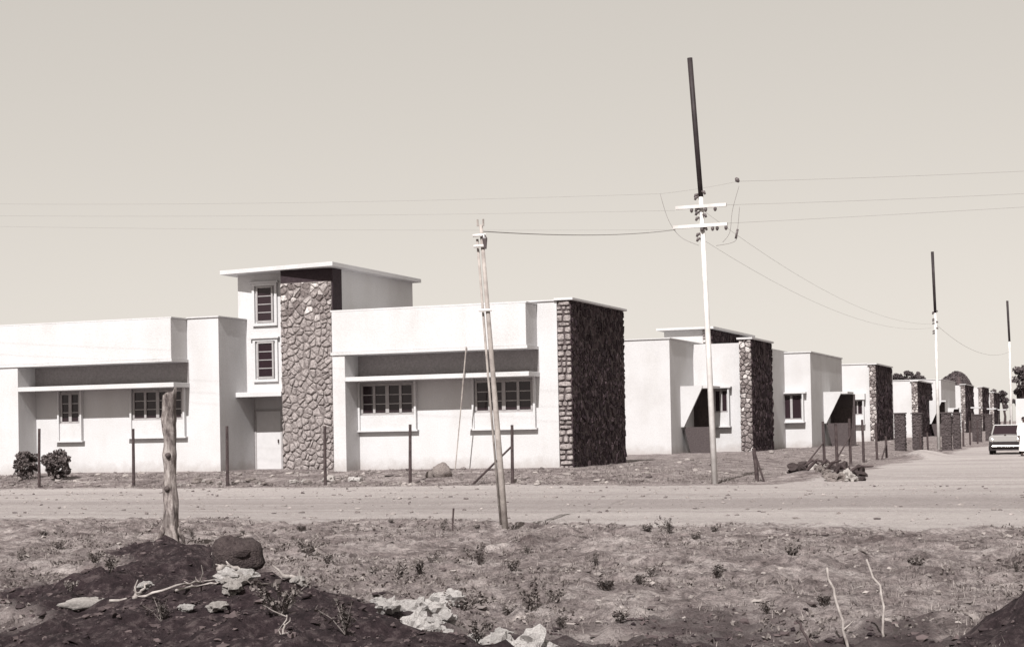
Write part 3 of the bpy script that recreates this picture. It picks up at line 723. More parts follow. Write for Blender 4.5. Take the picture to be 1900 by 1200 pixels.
tag(MB().tube([(6.90, -26.7, z - 0.1), (6.915, -26.7, z + 0.2), (6.93, -26.7, z + 0.36)], [0.012, 0.014, 0.017], 6).build('stake', 'post', None), 'thin dark stake in the ground left of the short timber pole', 'stake')

# ------------------------------------------------------------------ bleached tree trunk
tb = Vector((3.80, -29.85, hz(3.8, -29.85)))
t = thing('dead_tree', 'bleached dead tree trunk standing on a root clump, its top broken and hollow', 'dead tree', loc=tuple(tb))
n, rows_ = 28, 60
H = 1.90 - tb.z
v = []; f = []
for i in range(rows_ + 1):
    k = i / rows_; z = k * H - 0.02
    R = 0.100 + 0.012 * math.sin(k * 9) - 0.012 * k + 0.018 * math.exp(-((k - 0.0) / 0.08) ** 2) + 0.015 * math.exp(-((k - 0.60) / 0.04) ** 2) + 0.014 * math.exp(-((k - 0.83) / 0.03) ** 2)
    cx = 0.02 - 0.03 * math.sin(k * 2.6) + 0.05 * k; cy = 0.02 * math.sin(k * 5)
    for j in range(n):
        a = 2 * math.pi * j / n
        nz = mnoise.noise(Vector((math.cos(a) * 1.4, math.sin(a) * 1.4, z * 3.0))) * 0.028 + mnoise.noise(Vector((math.cos(a) * 4, math.sin(a) * 4, z * 1.8 + 9))) * 0.014
        nz += 0.03 * max(0, math.cos(a * 4 + 0.6)) * math.exp(-(k / 0.12) ** 2)
        zz = z
        if i == rows_: zz = z + 0.055 * math.cos(a - 0.5) + 0.02 * math.sin(a * 3)
        v.append((cx + math.cos(a) * (R + nz), cy + math.sin(a) * (R + nz), zz))
for i in range(rows_):
    for j in range(n): f.append((i * n + j, i * n + (j + 1) % n, (i + 1) * n + (j + 1) % n, (i + 1) * n + j))
# hollow in the broken top
L0 = rows_ * n
base_i = len(v)
for s, dz in ((0.80, 0.005), (0.72, -0.10), (0.45, -0.16)):
    for j in range(n):
        q = v[L0 + j]; cxx = 0.02 - 0.03 * math.sin(2.6) + 0.05
        v.append((cxx + (q[0] - cxx) * s, q[1] * s, q[2] + dz))
ring = [L0, base_i, base_i + n, base_i + 2 * n]
for a, b in zip(ring[:1], ring[1:2]):
    for j in range(n): f.append((a + j, a + (j + 1) % n, b + (j + 1) % n, b + j))
MB().add(v, f).build('trunk', 'bark', t, smooth=True)
hv = v[base_i:]; hf = []
for r in range(2):
    for j in range(n): hf.append((r * n + j, r * n + (j + 1) % n, (r + 1) * n + (j + 1) % n, (r + 1) * n + j))
hf.append(tuple(range(2 * n, 3 * n)))
MB().add(hv, hf).build('hollow', 'hollow', t)
for (a, ang, z0) in ((0.105, -1.2, 1.30), (0.098, -1.45, 0.82)):
    kx, ky = math.cos(ang) * a + 0.01, math.sin(ang) * a
    MB().tube([(kx, ky + 0.03, z0), (kx * 1.15, ky * 1.10, z0 + 0.005), (kx * 1.22, ky * 1.24, z0 + 0.01)], [0.045, 0.036, 0.018], 9).build('knot', 'hollow', t)
rr = random.Random(4)
for k in range(5):
    a = -2.9 + k * 1.15 + rr.uniform(-.2, .2); L = rr.uniform(0.18, 0.42)
    pts = []; zz = 0.28
    for i in range(7):
        q = i / 6; x = math.cos(a + q * rr.uniform(-.6, .6)) * (0.08 + L * q); y = math.sin(a) * (0.08 + L * q)
        gz = hz(tb.x + x, tb.y + y) - tb.z
        pts.append((x, y, max(gz - 0.02 + 0.05 * math.sin(q * 5), 0.30 * (1 - q) ** 2.2 + gz * q - 0.02)))
    MB().tube(pts, [0.045, 0.038, 0.030, 0.024, 0.018, 0.013, 0.006], 7).build('root', 'bark', t, smooth=True)

# ------------------------------------------------------------------ rocks
def rock_mesh(seed, sub=3, rough=0.28):
    import bmesh
    bm = bmesh.new(); bmesh.ops.create_icosphere(bm, subdivisions=sub, radius=1.0)
    o = Vector((seed * 3.1, seed * 1.7, seed * 0.9))
    for q in bm.verts:
        d = q.co.normalized()
        k = 1 + rough * mnoise.noise(d * 1.3 + o) + rough * 0.5 * mnoise.noise(d * 3.1 + o) + rough * 0.25 * mnoise.noise(d * 7 + o)
        q.co = d * k
    m = bpy.data.meshes.new('rock'); bm.to_mesh(m); bm.free(); return m
def rock(name, loc, size, mat, label, seed, rot=0.0, rough=0.35, cat='rock', group=None, sink=0.35, smooth=True):
    m = rock_mesh(seed, 3, rough); m.materials.append(MAT[mat])
    if smooth: m.polygons.foreach_set('use_smooth', [True] * len(m.polygons))
    o = bpy.data.objects.new(name, m); link(o)
    z = hz(loc[0], loc[1])
    o.location = (loc[0], loc[1], z + size[2] * (1 - 2 * sink)); o.scale = size; o.rotation_euler = (0, 0, rot)
    return tag(o, label, cat, group)
_b0 = ground_at(441, 1056)
rock('boulder', (_b0.x, _b0.y), (0.24, 0.21, 0.20), 'darkrock', 'rounded dark boulder on the earth mound, right of the dead trunk', 3, 0.3, 0.42, 'boulder', sink=0.15)
_b0 = ground_at(156, 1128)
rock('rock', (_b0.x, _b0.y), (0.22, 0.14, 0.065), 'palerock', 'flat pale rock lying on dark soil at lower left', 5, 0.3, 0.35, sink=0.3)
rock('boulder', (-3.2, -3.4), (0.30, 0.27, 0.28), 'brownrock', 'mottled round boulder by the front fence, foot of the brace', 8, 0.0, 0.25, 'boulder', sink=0.25)
rock('rock', (-3.55, -3.5), (0.16, 0.14, 0.14), 'brownrock', 'small mottled stone touching the left side of the round boulder', 9, 0.0, 0.3, sink=0.3)
rock('boulder', (13.42, -38.5), (0.10, 0.09, 0.085), 'darkrock', 'small dark boulder at the bottom edge right of centre', 12, 0.4, 0.3, 'boulder', sink=0.2)
rr = random.Random(15)
heap_pts = []
for k in range(22):
    q = (k + rr.uniform(0, .8)) / 22; x = 10.55 + 2.0 * q + rr.uniform(-.30, .38); y = -36.7 - 2.75 * q + rr.uniform(-.40, .40)
    s = rr.uniform(0.04, 0.125)
    rock('rubble_stone', (x, y), (s * 1.2, s, s * 0.8), 'whiterock', ORD[k] + ' white rubble lump from the top of the heap spilling down the mound', 30 + k, rr.uniform(0, 3), 0.9, 'rubble', 'white rubble heap', 0.2, smooth=False)
for k, (x, y, s, m_) in enumerate(sorted([(*ground_at(a_, b_)[:2], c_, d_) for a_, b_, c_, d_ in ((425, 1075, .09, 'whiterock'), (440, 1085, .085, 'palerock'), (432, 1096, .075, 'palerock'), (455, 1078, .07, 'whiterock'), (555, 1085, .07, 'palerock'), (405, 1130, .06, 'palerock'), (345, 1137, .045, 'whiterock'), (270, 1095, .05, 'whiterock'))], key=lambda q: view_u((q[0], q[1], 0)))):
    rock('rubble_stone', (x, y), (s * 1.5, s, s * .7), m_, ORD[k] + ' pale crumbling stone counted from the left on the mound crest', 70 + k, rr.uniform(0, 3), 0.6, 'rubble', 'pale stones on the mound', 0.25, smooth=False)
# verge stones before the corner house and the broken stuff by the corner post
for k in range(20):
    x = -12 + 6.5 * (k + rr.uniform(0, .7)) / 20; y = rr.uniform(-5.0, -4.0); s = rr.uniform(.05, .15)
    rock('verge_stone', (x, y), (s * 1.4, s, s * .8), rr.choice(['palerock', 'whiterock', 'brownrock']), ORD[k] + ' loose stone from the left on the verge before the entrance and tower', 100 + k, rr.uniform(0, 3), 0.5, 'stone', 'loose verge stones', 0.25, smooth=False)
for k in range(24):
    q = (k + rr.uniform(0, .6)) / 24; x = 6.9 + 3.0 * q; y = 0.6 - 4.6 * q + rr.uniform(-1.6, 1.6); s = rr.uniform(.07, .20) if k % 3 else rr.uniform(.05, .10)
    rock('debris_lump', (x, y), (s * 1.3, s, s * .9), rr.choice(['darkrock', 'brownrock', 'darkrock', 'brownrock', 'darkrock', 'palerock']), ORD[k] + ' lump of dark rubble from the left in the street corner pile', 140 + k, rr.uniform(0, 3), 0.95, 'rubble', 'dark rubble at the corner', 0.2, smooth=False)
for k in range(6):
    x = 7.5 + k * 0.32; y = -1.2 - k * 0.4; a = rr.uniform(-.6, .6); L = rr.uniform(.5, .9); z = hz(x, y)
    tag(MB().tube([(x, y, z + 0.02), (x + math.cos(a) * L * .5, y + math.sin(a) * L * .5, z + 0.32), (x + math.cos(a) * L, y + math.sin(a) * L, z + rr.uniform(.05, .4))], [.05, .045, .025], 7).build('branch_stub', 'post', None), ORD[k] + ' short dark broken branch from the left in the street corner rubble', 'branch', 'branches in the corner rubble')

# ------------------------------------------------------------------ dead branches and stalks
def branch(pts, r0, r1, lab, name='dead_branch', mat='root', lift=True, kids=0, seed=1, cat='branch'):
    rq = random.Random(seed); P = []
    for i, q in enumerate(pts):
        x, y, dz = q; P.append(Vector((x, y, hz(x, y) + dz)))
    out = []
    for i in range(len(P) - 1):
        for k in range(4):
            out.append(P[i].lerp(P[i + 1], k / 4) + Vector((rq.uniform(-.015, .015), rq.uniform(-.015, .015), rq.uniform(-.012, .012))))
    out.append(P[-1]); nn = len(out)
    o = MB().tube(out, [r0 + (r1 - r0) * i / (nn - 1) for i in range(nn)], 7).build(name, mat, None, smooth=True)
    tag(o, lab, cat)
    for k in range(kids):
        s = out[rq.randrange(nn // 5, nn - 1)]; d = Vector((rq.uniform(-1, 1), rq.uniform(-.6, .6), rq.uniform(.1, .9))).normalized() * rq.uniform(.06, .20)
        MB().tube([s, s + d * .55 + Vector((rq.uniform(-.03, .03), 0, 0)), s + d], [r1 * 1.1, r1 * .8, r1 * .4], 5).build('twig', mat, o)
    return o
def at(*uvl):
    out = []; t0 = None
    for u, v, l in uvl:
        p = ground_at(u, v); t = (p - CAM).length
        if t0 is None: t0 = t
        q = CAM + (p - CAM).normalized() * min(max(t, t0 - 0.55), t0 + 0.55)     # keep each branch to its own reach
        out.append((q.x, q.y, max(l, min(q.z - hz(q.x, q.y), 0.25)))); 
    return out
branch(at((205, 1118, .02), (270, 1118, .03), (330, 1106, .05), (370, 1092, .05), (405, 1075, .06)), .013, .007, 'long pale bent branch lying across the dark mound', kids=2, seed=3)
branch(at((330, 1108, .02), (375, 1096, .06), (430, 1092, .05), (500, 1090, .02)), .012, .006, 'thin pale branch lying below the long bent branch', kids=3, seed=4)
branch(at((405, 1072, .05), (425, 1062, .07), (455, 1062, .08), (470, 1080, .04)), .028, .014, 'pale looping root arched over the white stones on the mound', kids=3, seed=5)
branch(at((525, 1075, .03), (545, 1088, .05), (568, 1102, .02)), .026, .014, 'short pale branch on the right shoulder of the mound', kids=2, seed=6)
branch(at((250, 1112, .02), (262, 1098, .05), (275, 1082, .06)), .022, .010, 'small pale root sticking out below the dead trunk', kids=3, seed=8)
branch(at((520, 1192, .0), (528, 1160, .10), (532, 1140, .16)), .009, .004, 'thin pale upright twig on the dark mound', kids=6, seed=9)
branch([(14.83, -38.13, -.02), (14.76, -38.1, .28), (14.66, -38.0, .52)], .012, .009, 'middle pale dry stalk at the lower right edge', 'dry_stalk', kids=1, seed=11, cat='stalk')
branch([(15.07, -38.0, -.02), (15.05, -37.9, .34), (14.92, -37.8, .62)], .010, .008, 'tallest dry stalk at the lower right edge', 'dry_stalk', kids=0, seed=12, cat='stalk')
branch([(14.72, -38.6, -.02), (14.6, -38.5, .16), (14.5, -38.4, .30)], .012, .009, 'short dark leaning stalk at the lower right edge', 'dry_stalk', 'post', kids=0, seed=13, cat='stalk')

# ------------------------------------------------------------------ leaves: shrubs, weeds, trees
def leaf_cloud(mb, rq, centre, rad, n, size, shell=0.45):
    for _ in range(n):
        while True:
            d = Vector((rq.uniform(-1, 1), rq.uniform(-1, 1), rq.uniform(-1, 1)))
            if 0.05 < d.length < 1: break
        d = d.normalized() * (shell + (1 - shell) * d.length)
        p = Vector(centre) + Vector((d.x * rad[0], d.y * rad[1], d.z * rad[2]))
        a = Vector((rq.uniform(-1, 1), rq.uniform(-1, 1), rq.uniform(-1, 1))).normalized(); b = a.orthogonal().normalized()
        s = size * rq.uniform(.6, 1.4)
        mb.add([p - a * s, p + b * s * .5, p + a * s, p - b * s * .5], [(0, 1, 2, 3)])
def shrub(x, y, rad, seed, lab):
    rq = random.Random(seed); z = hz(x, y)
    t = thing('shrub', lab, 'shrub', 'shrubs before the left wing', (x, y, z))
    mb = MB()
    for k in range(42):
        a = rq.uniform(0, 6.28); zz = rq.uniform(.05, 1.0); q = rq.uniform(.2, .95) * math.sqrt(max(.1, 1 - (zz * 2 - 1) ** 2 * .8)); c = (math.cos(a) * rad * q, math.sin(a) * rad * q, rad * (0.22 + 1.5 * zz))
        leaf_cloud(mb, rq, c, (rad * rq.uniform(.16, .36), rad * rq.uniform(.16, .36), rad * rq.uniform(.12, .28)), 50, 0.06)
    mb.build('foliage', 'leaf', t)
    st = MB()
    for k in range(7):
        a = rq.uniform(0, 6.28); st.tube([(0, 0, -.1), (math.cos(a) * rad * .35, math.sin(a) * rad * .35, rad * .5), (math.cos(a) * rad * .7, math.sin(a) * rad * .7, rad * 1.05)], [.03, .02, .01], 5)
    st.build('stem', 'post', t)
shrub(-19.35, -2.6, 0.50, 2, 'round dark shrub left of the leftmost fence post')
shrub(-17.75, -3.0, 0.55, 5, 'wide dark shrub just right of the leftmost fence post')
MB_sh = MB()

# weeds: three kinds of small dark plants, copied about the field
def weed_proto(seed, h):
    rq = random.Random(seed)
    t = thing('weed', 'small dark scrubby weed growing in the rough foreground field', 'weed', 'weeds in the foreground field')
    mb = MB(); st = MB()
    for k in range(rq.randint(8, 13)):
        a = rq.uniform(0, 6.28); L = h * rq.uniform(.35, 0.85); lean = rq.uniform(.25, 1.3)
        tip = Vector((math.cos(a) * L * lean, math.sin(a) * L * lean, L))
        st.tube([(0, 0, -.03), tip * .5 + Vector((0, 0, .02)), tip], [.007, .005, .003], 4)
        for i in range(9):
            c = tip * rq.uniform(.25, 1.05)
            leaf_cloud(mb, rq, c, (.04, .04, .04), 3, .026)
    mb.build('foliage', 'weed', t); st.build('stem', 'weed', t); return t
protos = [weed_proto(1, .24), weed_proto(2, .32), weed_proto(3, .16), weed_proto(4, .40)]
spots = [(205, 1060, 1), (175, 1045, 0), (355, 995, 1), (80, 995, 2), (575, 1030, 3), (610, 1045, 0), (745, 1075, 1), (693, 1065, 0), (800, 1045, 3), (890, 1050, 1), (978, 1030, 1), (1105, 1050, 1),
         (955, 1060, 0), (780, 1065, 0), (860, 1135, 3), (945, 1140, 3), (985, 1130, 1), (1030, 1120, 0), (1185, 1085, 0), (1210, 1070, 0), (1125, 1095, 2), (1240, 990, 1), (1200, 985, 2), (1325, 985, 2), (885, 980, 2),
         (725, 970, 2), (824, 985, 1), (1470, 1030, 2), (1330, 1075, 0), (1420, 1140, 0), (1700, 1050, 2), (1885, 1060, 1), (885, 1190, 3), (640, 1180, 1), (520, 1140, 3), (300, 1150, 1), (130, 1100, 0), (450, 990, 2),
         (1040, 1165, 0), (1150, 1150, 2), (1530, 1120, 2), (1290, 1000, 2), (560, 985, 2), (40, 1040, 1), (110, 1020, 0)]
rq = random.Random(9); used = set(); bands = {}
for (uu, vv, k) in sorted(spots):
    bd = 'along the near edge of the road' if vv < 1005 else ('in the far half of the field' if vv < 1058 else ('in the middle of the field' if vv < 1110 else 'in the nearest strip of ground'))
    bands[bd] = bands.get(bd, 0) + 1
    p = ground_at(uu, vv)
    o = protos[k] if k not in used else copy_tree(protos[k])
    used.add(k)
    o['label'] = ORD[bands[bd] - 1] + ' scrubby weed from the left ' + bd
    o.location = (p.x, p.y, hz(p.x, p.y)); o.rotation_euler = (0, 0, rq.uniform(0, 6.28)); s = rq.uniform(.4, .85); o.scale = (s, s, s)

# grass and clods nobody could count
def scatter(n, sampler, seed):
    r = np.random.default_rng(seed); pts = sampler(r, n); return pts[:, 0], pts[:, 1], height(pts[:, 0], pts[:, 1]), r
def field_sampler(r, n):
    Y = -43 + 21.5 * r.random(n) ** 0.85; lo = 2.5 + (-22 - Y) * 0.30 - 4.5 * (Y > -30); hi = 21 - (Y + 22) * -0.16
    lo = np.interp(Y, [-43, -40, -22], [9.5, 7.6, -3.5]); hi = np.interp(Y, [-43, -40, -22], [16.8, 17, 19.5])
    return np.stack([lo + (hi - lo) * r.random(n), Y], -1)
def verge_sampler(r, n):
    m = n * 2 // 3
    a = np.stack([-27 + 33 * r.random(m), -5.6 + 5.0 * r.random(m) ** 1.3], -1)
    b = np.stack([0.6 + 6.6 * r.random(n - m), -5 + 75 * r.random(n - m) ** 1.6], -1)
    return np.concatenate([a, b])
def grass_mesh(name, n, sampler, seed, hmin, hmax, lab):
    x, y, z, r = scatter(n, sampler, seed)
    loam, rd, _ = soil_masks(x, y)
    pn = fbm(x * 0.9, y * 0.9, 77, 3)
    keep = (rd < 0.35) & (r.random(n) < np.clip(0.45 + 1.1 * pn, 0.04, 1) * (1 - loam) ** 2)
    x, y, z = x[keep], y[keep], z[keep]; m = len(x); B = 4
    x = np.repeat(x, B) + r.normal(0, .025, m * B); y = np.repeat(y, B) + r.normal(0, .025, m * B); z = np.repeat(z, B) - .01
    N = m * B; h = hmin + (hmax - hmin) * r.random(N) ** 2; a = r.random(N) * 6.28; w = .002 + .004 * r.random(N)
    lx = np.cos(a) * h * (.2 + .9 * r.random(N)); ly = np.sin(a) * h * (.2 + .9 * r.random(N))
    px, py = -np.sin(a) * w, np.cos(a) * w
    V = np.stack([np.stack([x - px, y - py, z], -1), np.stack([x + px, y + py, z], -1), np.stack([x + lx, y + ly, z + h], -1)], 1).reshape(-1, 3)
    mesh = bpy.data.meshes.new(name); mesh.vertices.add(3 * N); mesh.vertices.foreach_set('co', V.astype(np.float32).ravel())
    mesh.loops.add(3 * N); mesh.loops.foreach_set('vertex_index', np.arange(3 * N, dtype=np.int32))
    mesh.polygons.add(N); mesh.polygons.foreach_set('loop_start', np.arange(0, 3 * N, 3, dtype=np.int32)); mesh.polygons.foreach_set('loop_total', np.full(N, 3, dtype=np.int32))
    mesh.update(calc_edges=True); mesh.materials.append(MAT['grass'])
    o = bpy.data.objects.new(name, mesh); link(o); tag(o, lab, 'grass', kind='stuff')
grass_mesh('grass', 42000, field_sampler, 3, .015, .08, 'short dry grass over the foreground field')
grass_mesh('grass', 16000, verge_sampler, 4, .03, .16, 'short dry grass on the verge and plots before the houses')

def ground_cover(name, n, sampler, seed, lab):
    x, y, z, r = scatter(n, sampler, seed); loam, rd, _ = soil_masks(x, y)
    keep = (rd < .4) & (loam < .6) & (fbm(x * .7, y * .7, 201, 3) > .02)
    x, y, z = x[keep], y[keep], z[keep]; rq = random.Random(seed); mb = MB()
    for a, b, c in zip(x, y, z):
        k = rq.uniform(.02, .07); leaf_cloud(mb, rq, (float(a), float(b), float(c) + k * .35), (k * 1.3, k * 1.3, k * .6), 7, .022)
    tag(mb.build(name, 'weed', None), lab, 'ground cover', kind='stuff')
ground_cover('ground_cover', 7000, field_sampler, 61, 'low dark creeping weeds patching the foreground field')
ground_cover('ground_cover', 2200, verge_sampler, 62, 'low dark creeping weeds patching the verge and plots')

PHI = (1 + 5 ** .5) / 2
ICO = np.array([(-1, PHI, 0), (1, PHI, 0), (-1, -PHI, 0), (1, -PHI, 0), (0, -1, PHI), (0, 1, PHI), (0, -1, -PHI), (0, 1, -PHI), (PHI, 0, -1), (PHI, 0, 1), (-PHI, 0, -1), (-PHI, 0, 1)]) / 1.9
ICF = np.array([(0, 11, 5), (0, 5, 1), (0, 1, 7), (0, 7, 10), (0, 10, 11), (1, 5, 9), (5, 11, 4), (11, 10, 2), (10, 7, 6), (7, 1, 8), (3, 9, 4), (3, 4, 2), (3, 2, 6), (3, 6, 8), (3, 8, 9), (4, 9, 5), (2, 4, 11), (6, 2, 10), (8, 6, 7), (9, 8, 1)])
def clod_mesh(name, n, sampler, seed, smin, smax, mat, lab, want):
    x, y, z, r = scatter(n, sampler, seed)
    loam, rd, _ = soil_masks(x, y)
    keep = want(loam, rd, r, n, x, y); x, y, z = x[keep], y[keep], z[keep]; m = len(x)
    s = smin + (smax - smin) * r.random(m) ** 7
    P = ICO[None] * (1 + .42 * r.normal(0, 1, (m, 12, 1)).clip(-1.6, 1.6)) * s[:, None, None] * np.stack([.8 + .7 * r.random(m), .8 + .7 * r.random(m), .45 + .4 * r.random(m)], -1)[:, None, :]
    P = P + np.stack([x, y, z + s * .15], -1)[:, None, :]
    F = (ICF[None] + (np.arange(m) * 12)[:, None, None]).reshape(-1)
    mesh = bpy.data.meshes.new(name); mesh.vertices.add(12 * m); mesh.vertices.foreach_set('co', P.astype(np.float32).ravel())
    mesh.loops.add(60 * m); mesh.loops.foreach_set('vertex_index', F.astype(np.int32))
    mesh.polygons.add(20 * m); mesh.polygons.foreach_set('loop_start', np.arange(0, 60 * m, 3, dtype=np.int32)); mesh.polygons.foreach_set('loop_total', np.full(20 * m, 3, dtype=np.int32))
    mesh.update(calc_edges=True); mesh.polygons.foreach_set('use_smooth', [False] * len(mesh.polygons)); mesh.materials.append(MAT[mat])
    o = bpy.data.objects.new(name, mesh); link(o); tag(o, lab, 'soil', kind='stuff')
clod_mesh('clods', 16000, field_sampler, 5, .005, .04, 'clod', 'loose clods and pebbles over the foreground field',
          lambda l, d, r, n, x, y: (d < .6) & (l < .5) & (r.random(n) < np.clip(.5 + 1.2 * fbm(x * .8, y * .8, 91, 3), .05, 1)))
clod_mesh('loam_clods', 50000, field_sampler, 6, .006, .034, 'darkclod', 'crumbs of black soil over the earth mounds', lambda l, d, r, n, x, y: l > .35)
clod_mesh('clods', 5000, verge_sampler, 7, .02, .12, 'clod', 'loose clods on the verge and plots before the houses', lambda l, d, r, n, x, y: (d < .5) & (r.random(n) < np.clip(.4 + 1.2 * fbm(x * .5, y * .8, 95, 3), .03, 1)))
def road_sampler(r, n): return np.stack([-22 + 44 * r.random(n), -24 + 18 * r.random(n)], -1)
clod_mesh('gravel', 5000, road_sampler, 8, .006, .05, 'clod', 'scattered gravel on the dirt road', lambda l, d, r, n, x, y: d > .3)

# ------------------------------------------------------------------ trees and the hill far off
def tree(x, y, top, rad, seed, lab, trunk_h=None, n=14, per=90, leaf=0.32):
    rq = random.Random(seed); z0 = hz(x, y)
    t = thing('tree', lab, 'tree', 'trees beyond the last houses', (x, y, z0)); H = top - z0
    tr = MB(); th = trunk_h or H * .45
    tr.tube([(0, 0, -.3), (rq.uniform(-.2, .2), 0, th * .6), (rq.uniform(-.3, .3), 0, th * 1.3)], [.32, .24, .14], 8)
    mb = MB()
    for k in range(n):
        a = rq.uniform(0, 6.28); q = rq.uniform(0, .75) ** .7; zz = th + (H - th) * rq.uniform(.1, .86)
        k2 = math.sqrt(max(.08, 1 - ((zz - th - (H - th) * .42) / ((H - th) * .62)) ** 2))
        c = Vector((math.cos(a) * rad * q * k2, math.sin(a) * rad * q * k2, zz)); rr_ = rad * rq.uniform(.26, .42)
        leaf_cloud(mb, rq, c, (rr_, rr_, rr_ * .75), per, leaf, .3)
        tr.tube([(0, 0, th * .7), tuple(c * .55 + Vector((0, 0, th * .3))), tuple(c)], [.12, .08, .03], 5)
    mb.build('crown', 'treeleaf', t); tr.build('trunk', 'post', t)
k = 0
for i, (x, top) in enumerate(((-29.2, 12.0), (-28.0, 12.3), (-26.8, 12.9), (-25.6, 12.5), (-24.4, 12.4), (-23.2, 11.6))):
    tree(x, 300, top, 1.5, 40 + i, ORD[i] + ' small dark tree from the left in the row above the gate pillar house', n=20, per=80, leaf=.22)
for i, (x, top, r) in enumerate(((-9.9, 7.4, 1.4), (-8.4, 8.1, 1.6), (-6.9, 7.9, 1.4))):
    tree(x, 300, top, r, 60 + i, ORD[i] + ' low dark tree from the left above the parked car', n=10, per=70, leaf=.25)
tree(-2.6, 290, 12.6, 2.6, 71, 'tall dark feathery tree at the right edge beyond the last pole', n=26, per=90, leaf=.3)
tree(-3.6, 292, 9.0, 1.5, 72, 'lower dark tree beside the last pole, left of the feathery tree', n=12, per=80, leaf=.25)
# wooded hill: a rounded land form with its wood as one mass of leaves
hx = np.linspace(-60, -32, 40); hy = np.linspace(570, 640, 24); HX, HY = np.meshgrid(hx, hy)
def hill_h(x, y):
    q = (x + 44.6) / 9.2; q = np.where(q > 0, q, q * 0.72)
    s = np.clip(1 - np.abs(q) ** 2.0, 0, 1)
    return -1 + (21.4 * s ** .8) * np.exp(-((y - 605) / 26) ** 2)
HZ = hill_h(HX, HY)
mb = MB(); mb.v = [tuple(q) for q in np.stack([HX, HY, HZ], -1).reshape(-1, 3)]
mb.f = [(j * 40 + i, j * 40 + i + 1, (j + 1) * 40 + i + 1, (j + 1) * 40 + i) for j in range(23) for i in range(39)]
tag(mb.build('hill', 'darkclod', None, smooth=True), kind='structure')
rq = random.Random(77); mb = MB()
for _ in range(16000):
    x = rq.uniform(-56, -35.6); y = rq.uniform(585, 625); z = float(hill_h(np.array(x), np.array(y)))
    if z < 4: continue
    a = Vector((rq.uniform(-1, 1), rq.uniform(-1, 1), rq.uniform(-1, 1))).normalized(); b = a.orthogonal().normalized(); s = rq.uniform(.15, .38)
    q = Vector((x, y, z + rq.uniform(-.3, .3) + .9 * mnoise.noise(Vector((x * .45, y * .2, 0)))))
    mb.add([q - a * s, q + b * s, q + a * s, q - b * s], [(0, 1, 2, 3)])
tag(mb.build('hillside_wood', 'treeleaf', None), 'dark rounded wood covering the far hill above the houses', 'wood', kind='stuff')

# ------------------------------------------------------------------ parked car
def make_car(loc, rz):
    t = thing('parked_car', 'pale boxy saloon car parked on the dirt street at the right', 'car', None, loc); t.rotation_euler = (0, 0, rz)
    W = 0.76
    # lower body: sections along y (front at -y)
    prof = [(-2.00, .62, .84, .70), (-1.92, .50, .90, .75), (-1.2, .46, .93, W), (-.75, .45, .95, W), (.9, .45, .95, W), (1.35, .46, .93, W), (1.95, .50, .88, .74), (2.02, .62, .82, .70)]
    v = []; f = []; m = 10
    for y, zb, zt, w in prof:
        r = .09
        sec = [(-w + r, zb - .14), (w - r, zb - .14), (w, zb - .04), (w + .01, (zb + zt) / 2), (w - .02, zt - .06), (w - .12, zt), (0.001, zt + .025), (-w + .12, zt), (-w + .02, zt - .06), (-w - .01, (zb + zt) / 2)]
        v += [(a, y, b) for a, b in sec]
    for i in range(len(prof) - 1):
        for k in range(m): f.append((i * m + k, i * m + (k + 1) % m, (i + 1) * m + (k + 1) % m, (i + 1) * m + k))
    f += [tuple(range(m)), tuple(range(len(prof) * m - 1, (len(prof) - 1) * m - 1, -1))]
    body = MB().add(v, [q[::-1] for q in f]).build('body', 'carpaint', t, smooth=False, bevel=.02)
    # glass house
    gh = [(-.78, .94, .66), (-.30, 1.36, .56), (.62, 1.37, .56), (1.22, .94, .64)]
    def ring(y, z, w): return [(-w, y, z), (w, y, z)]
    A, B, C, D = [ring(*q) for q in gh]
    cab = MB().add(A + B + C + D, [(0, 1, 3, 2), (2, 3, 5, 4), (4, 5, 7, 6), (0, 2, 4, 6), (1, 7, 5, 3)]).build('cabin', 'glass', t)
    MB().box(-.57, .57, -.34, .66, 1.375, 1.42).build('roof', 'carpaint', t, bevel=.03)
    for s in (-1, 1):
        MB().tube([(s * .67, -.80, .94), (s * .57, -.31, 1.39)], .035, 6).build('pillar', 'carpaint', cab)
        MB().tube([(s * .65, 1.23, .94), (s * .57, .63, 1.39)], .05, 6).build('pillar', 'carpaint', cab)
        MB().tube([(s * .66, .15, .94), (s * .575, .15, 1.38)], .03, 6).build('pillar', 'carpaint', cab)
        hl = MB().tube([(s * .58, -1.99, .68), (s * .58, -2.05, .68), (s * .58, -2.06, .68)], [.075, .075, .05], 14).build('headlight', 'chrome', t)
        for y in (-1.28, 1.28):
            w = MB().tube([(s * .60, y, .31), (s * .76, y, .31)], .31, 20).build('wheel', 'rubber', t)
            MB().tube([(s * .755, y, .31), (s * .775, y, .31)], [.17, .14], 14).build('hubcap', 'chrome', w)
    MB().box(-.735, .735, -2.045, -1.98, .42, .62).build('grille', 'rubber', t)
    MB().box(-.62, .76, -2.14, -2.05, .36, .43).build('bumper', 'chrome', t, bevel=.02)
    MB().box(-.76, .76, -2.03, -1.90, .20, .41).build('valance', 'rubber', t)
    MB().tube([(0, -1.90, .92), (0, -1.97, .905)], .05, 10).build('badge', 'post', t)
    MB().box(-.76, .76, 2.05, 2.14, .42, .53).build('rear_bumper', 'chrome', t, bevel=.02)
make_car((11.28, 32.6, hz(11.3, 32.6)), 0.02)

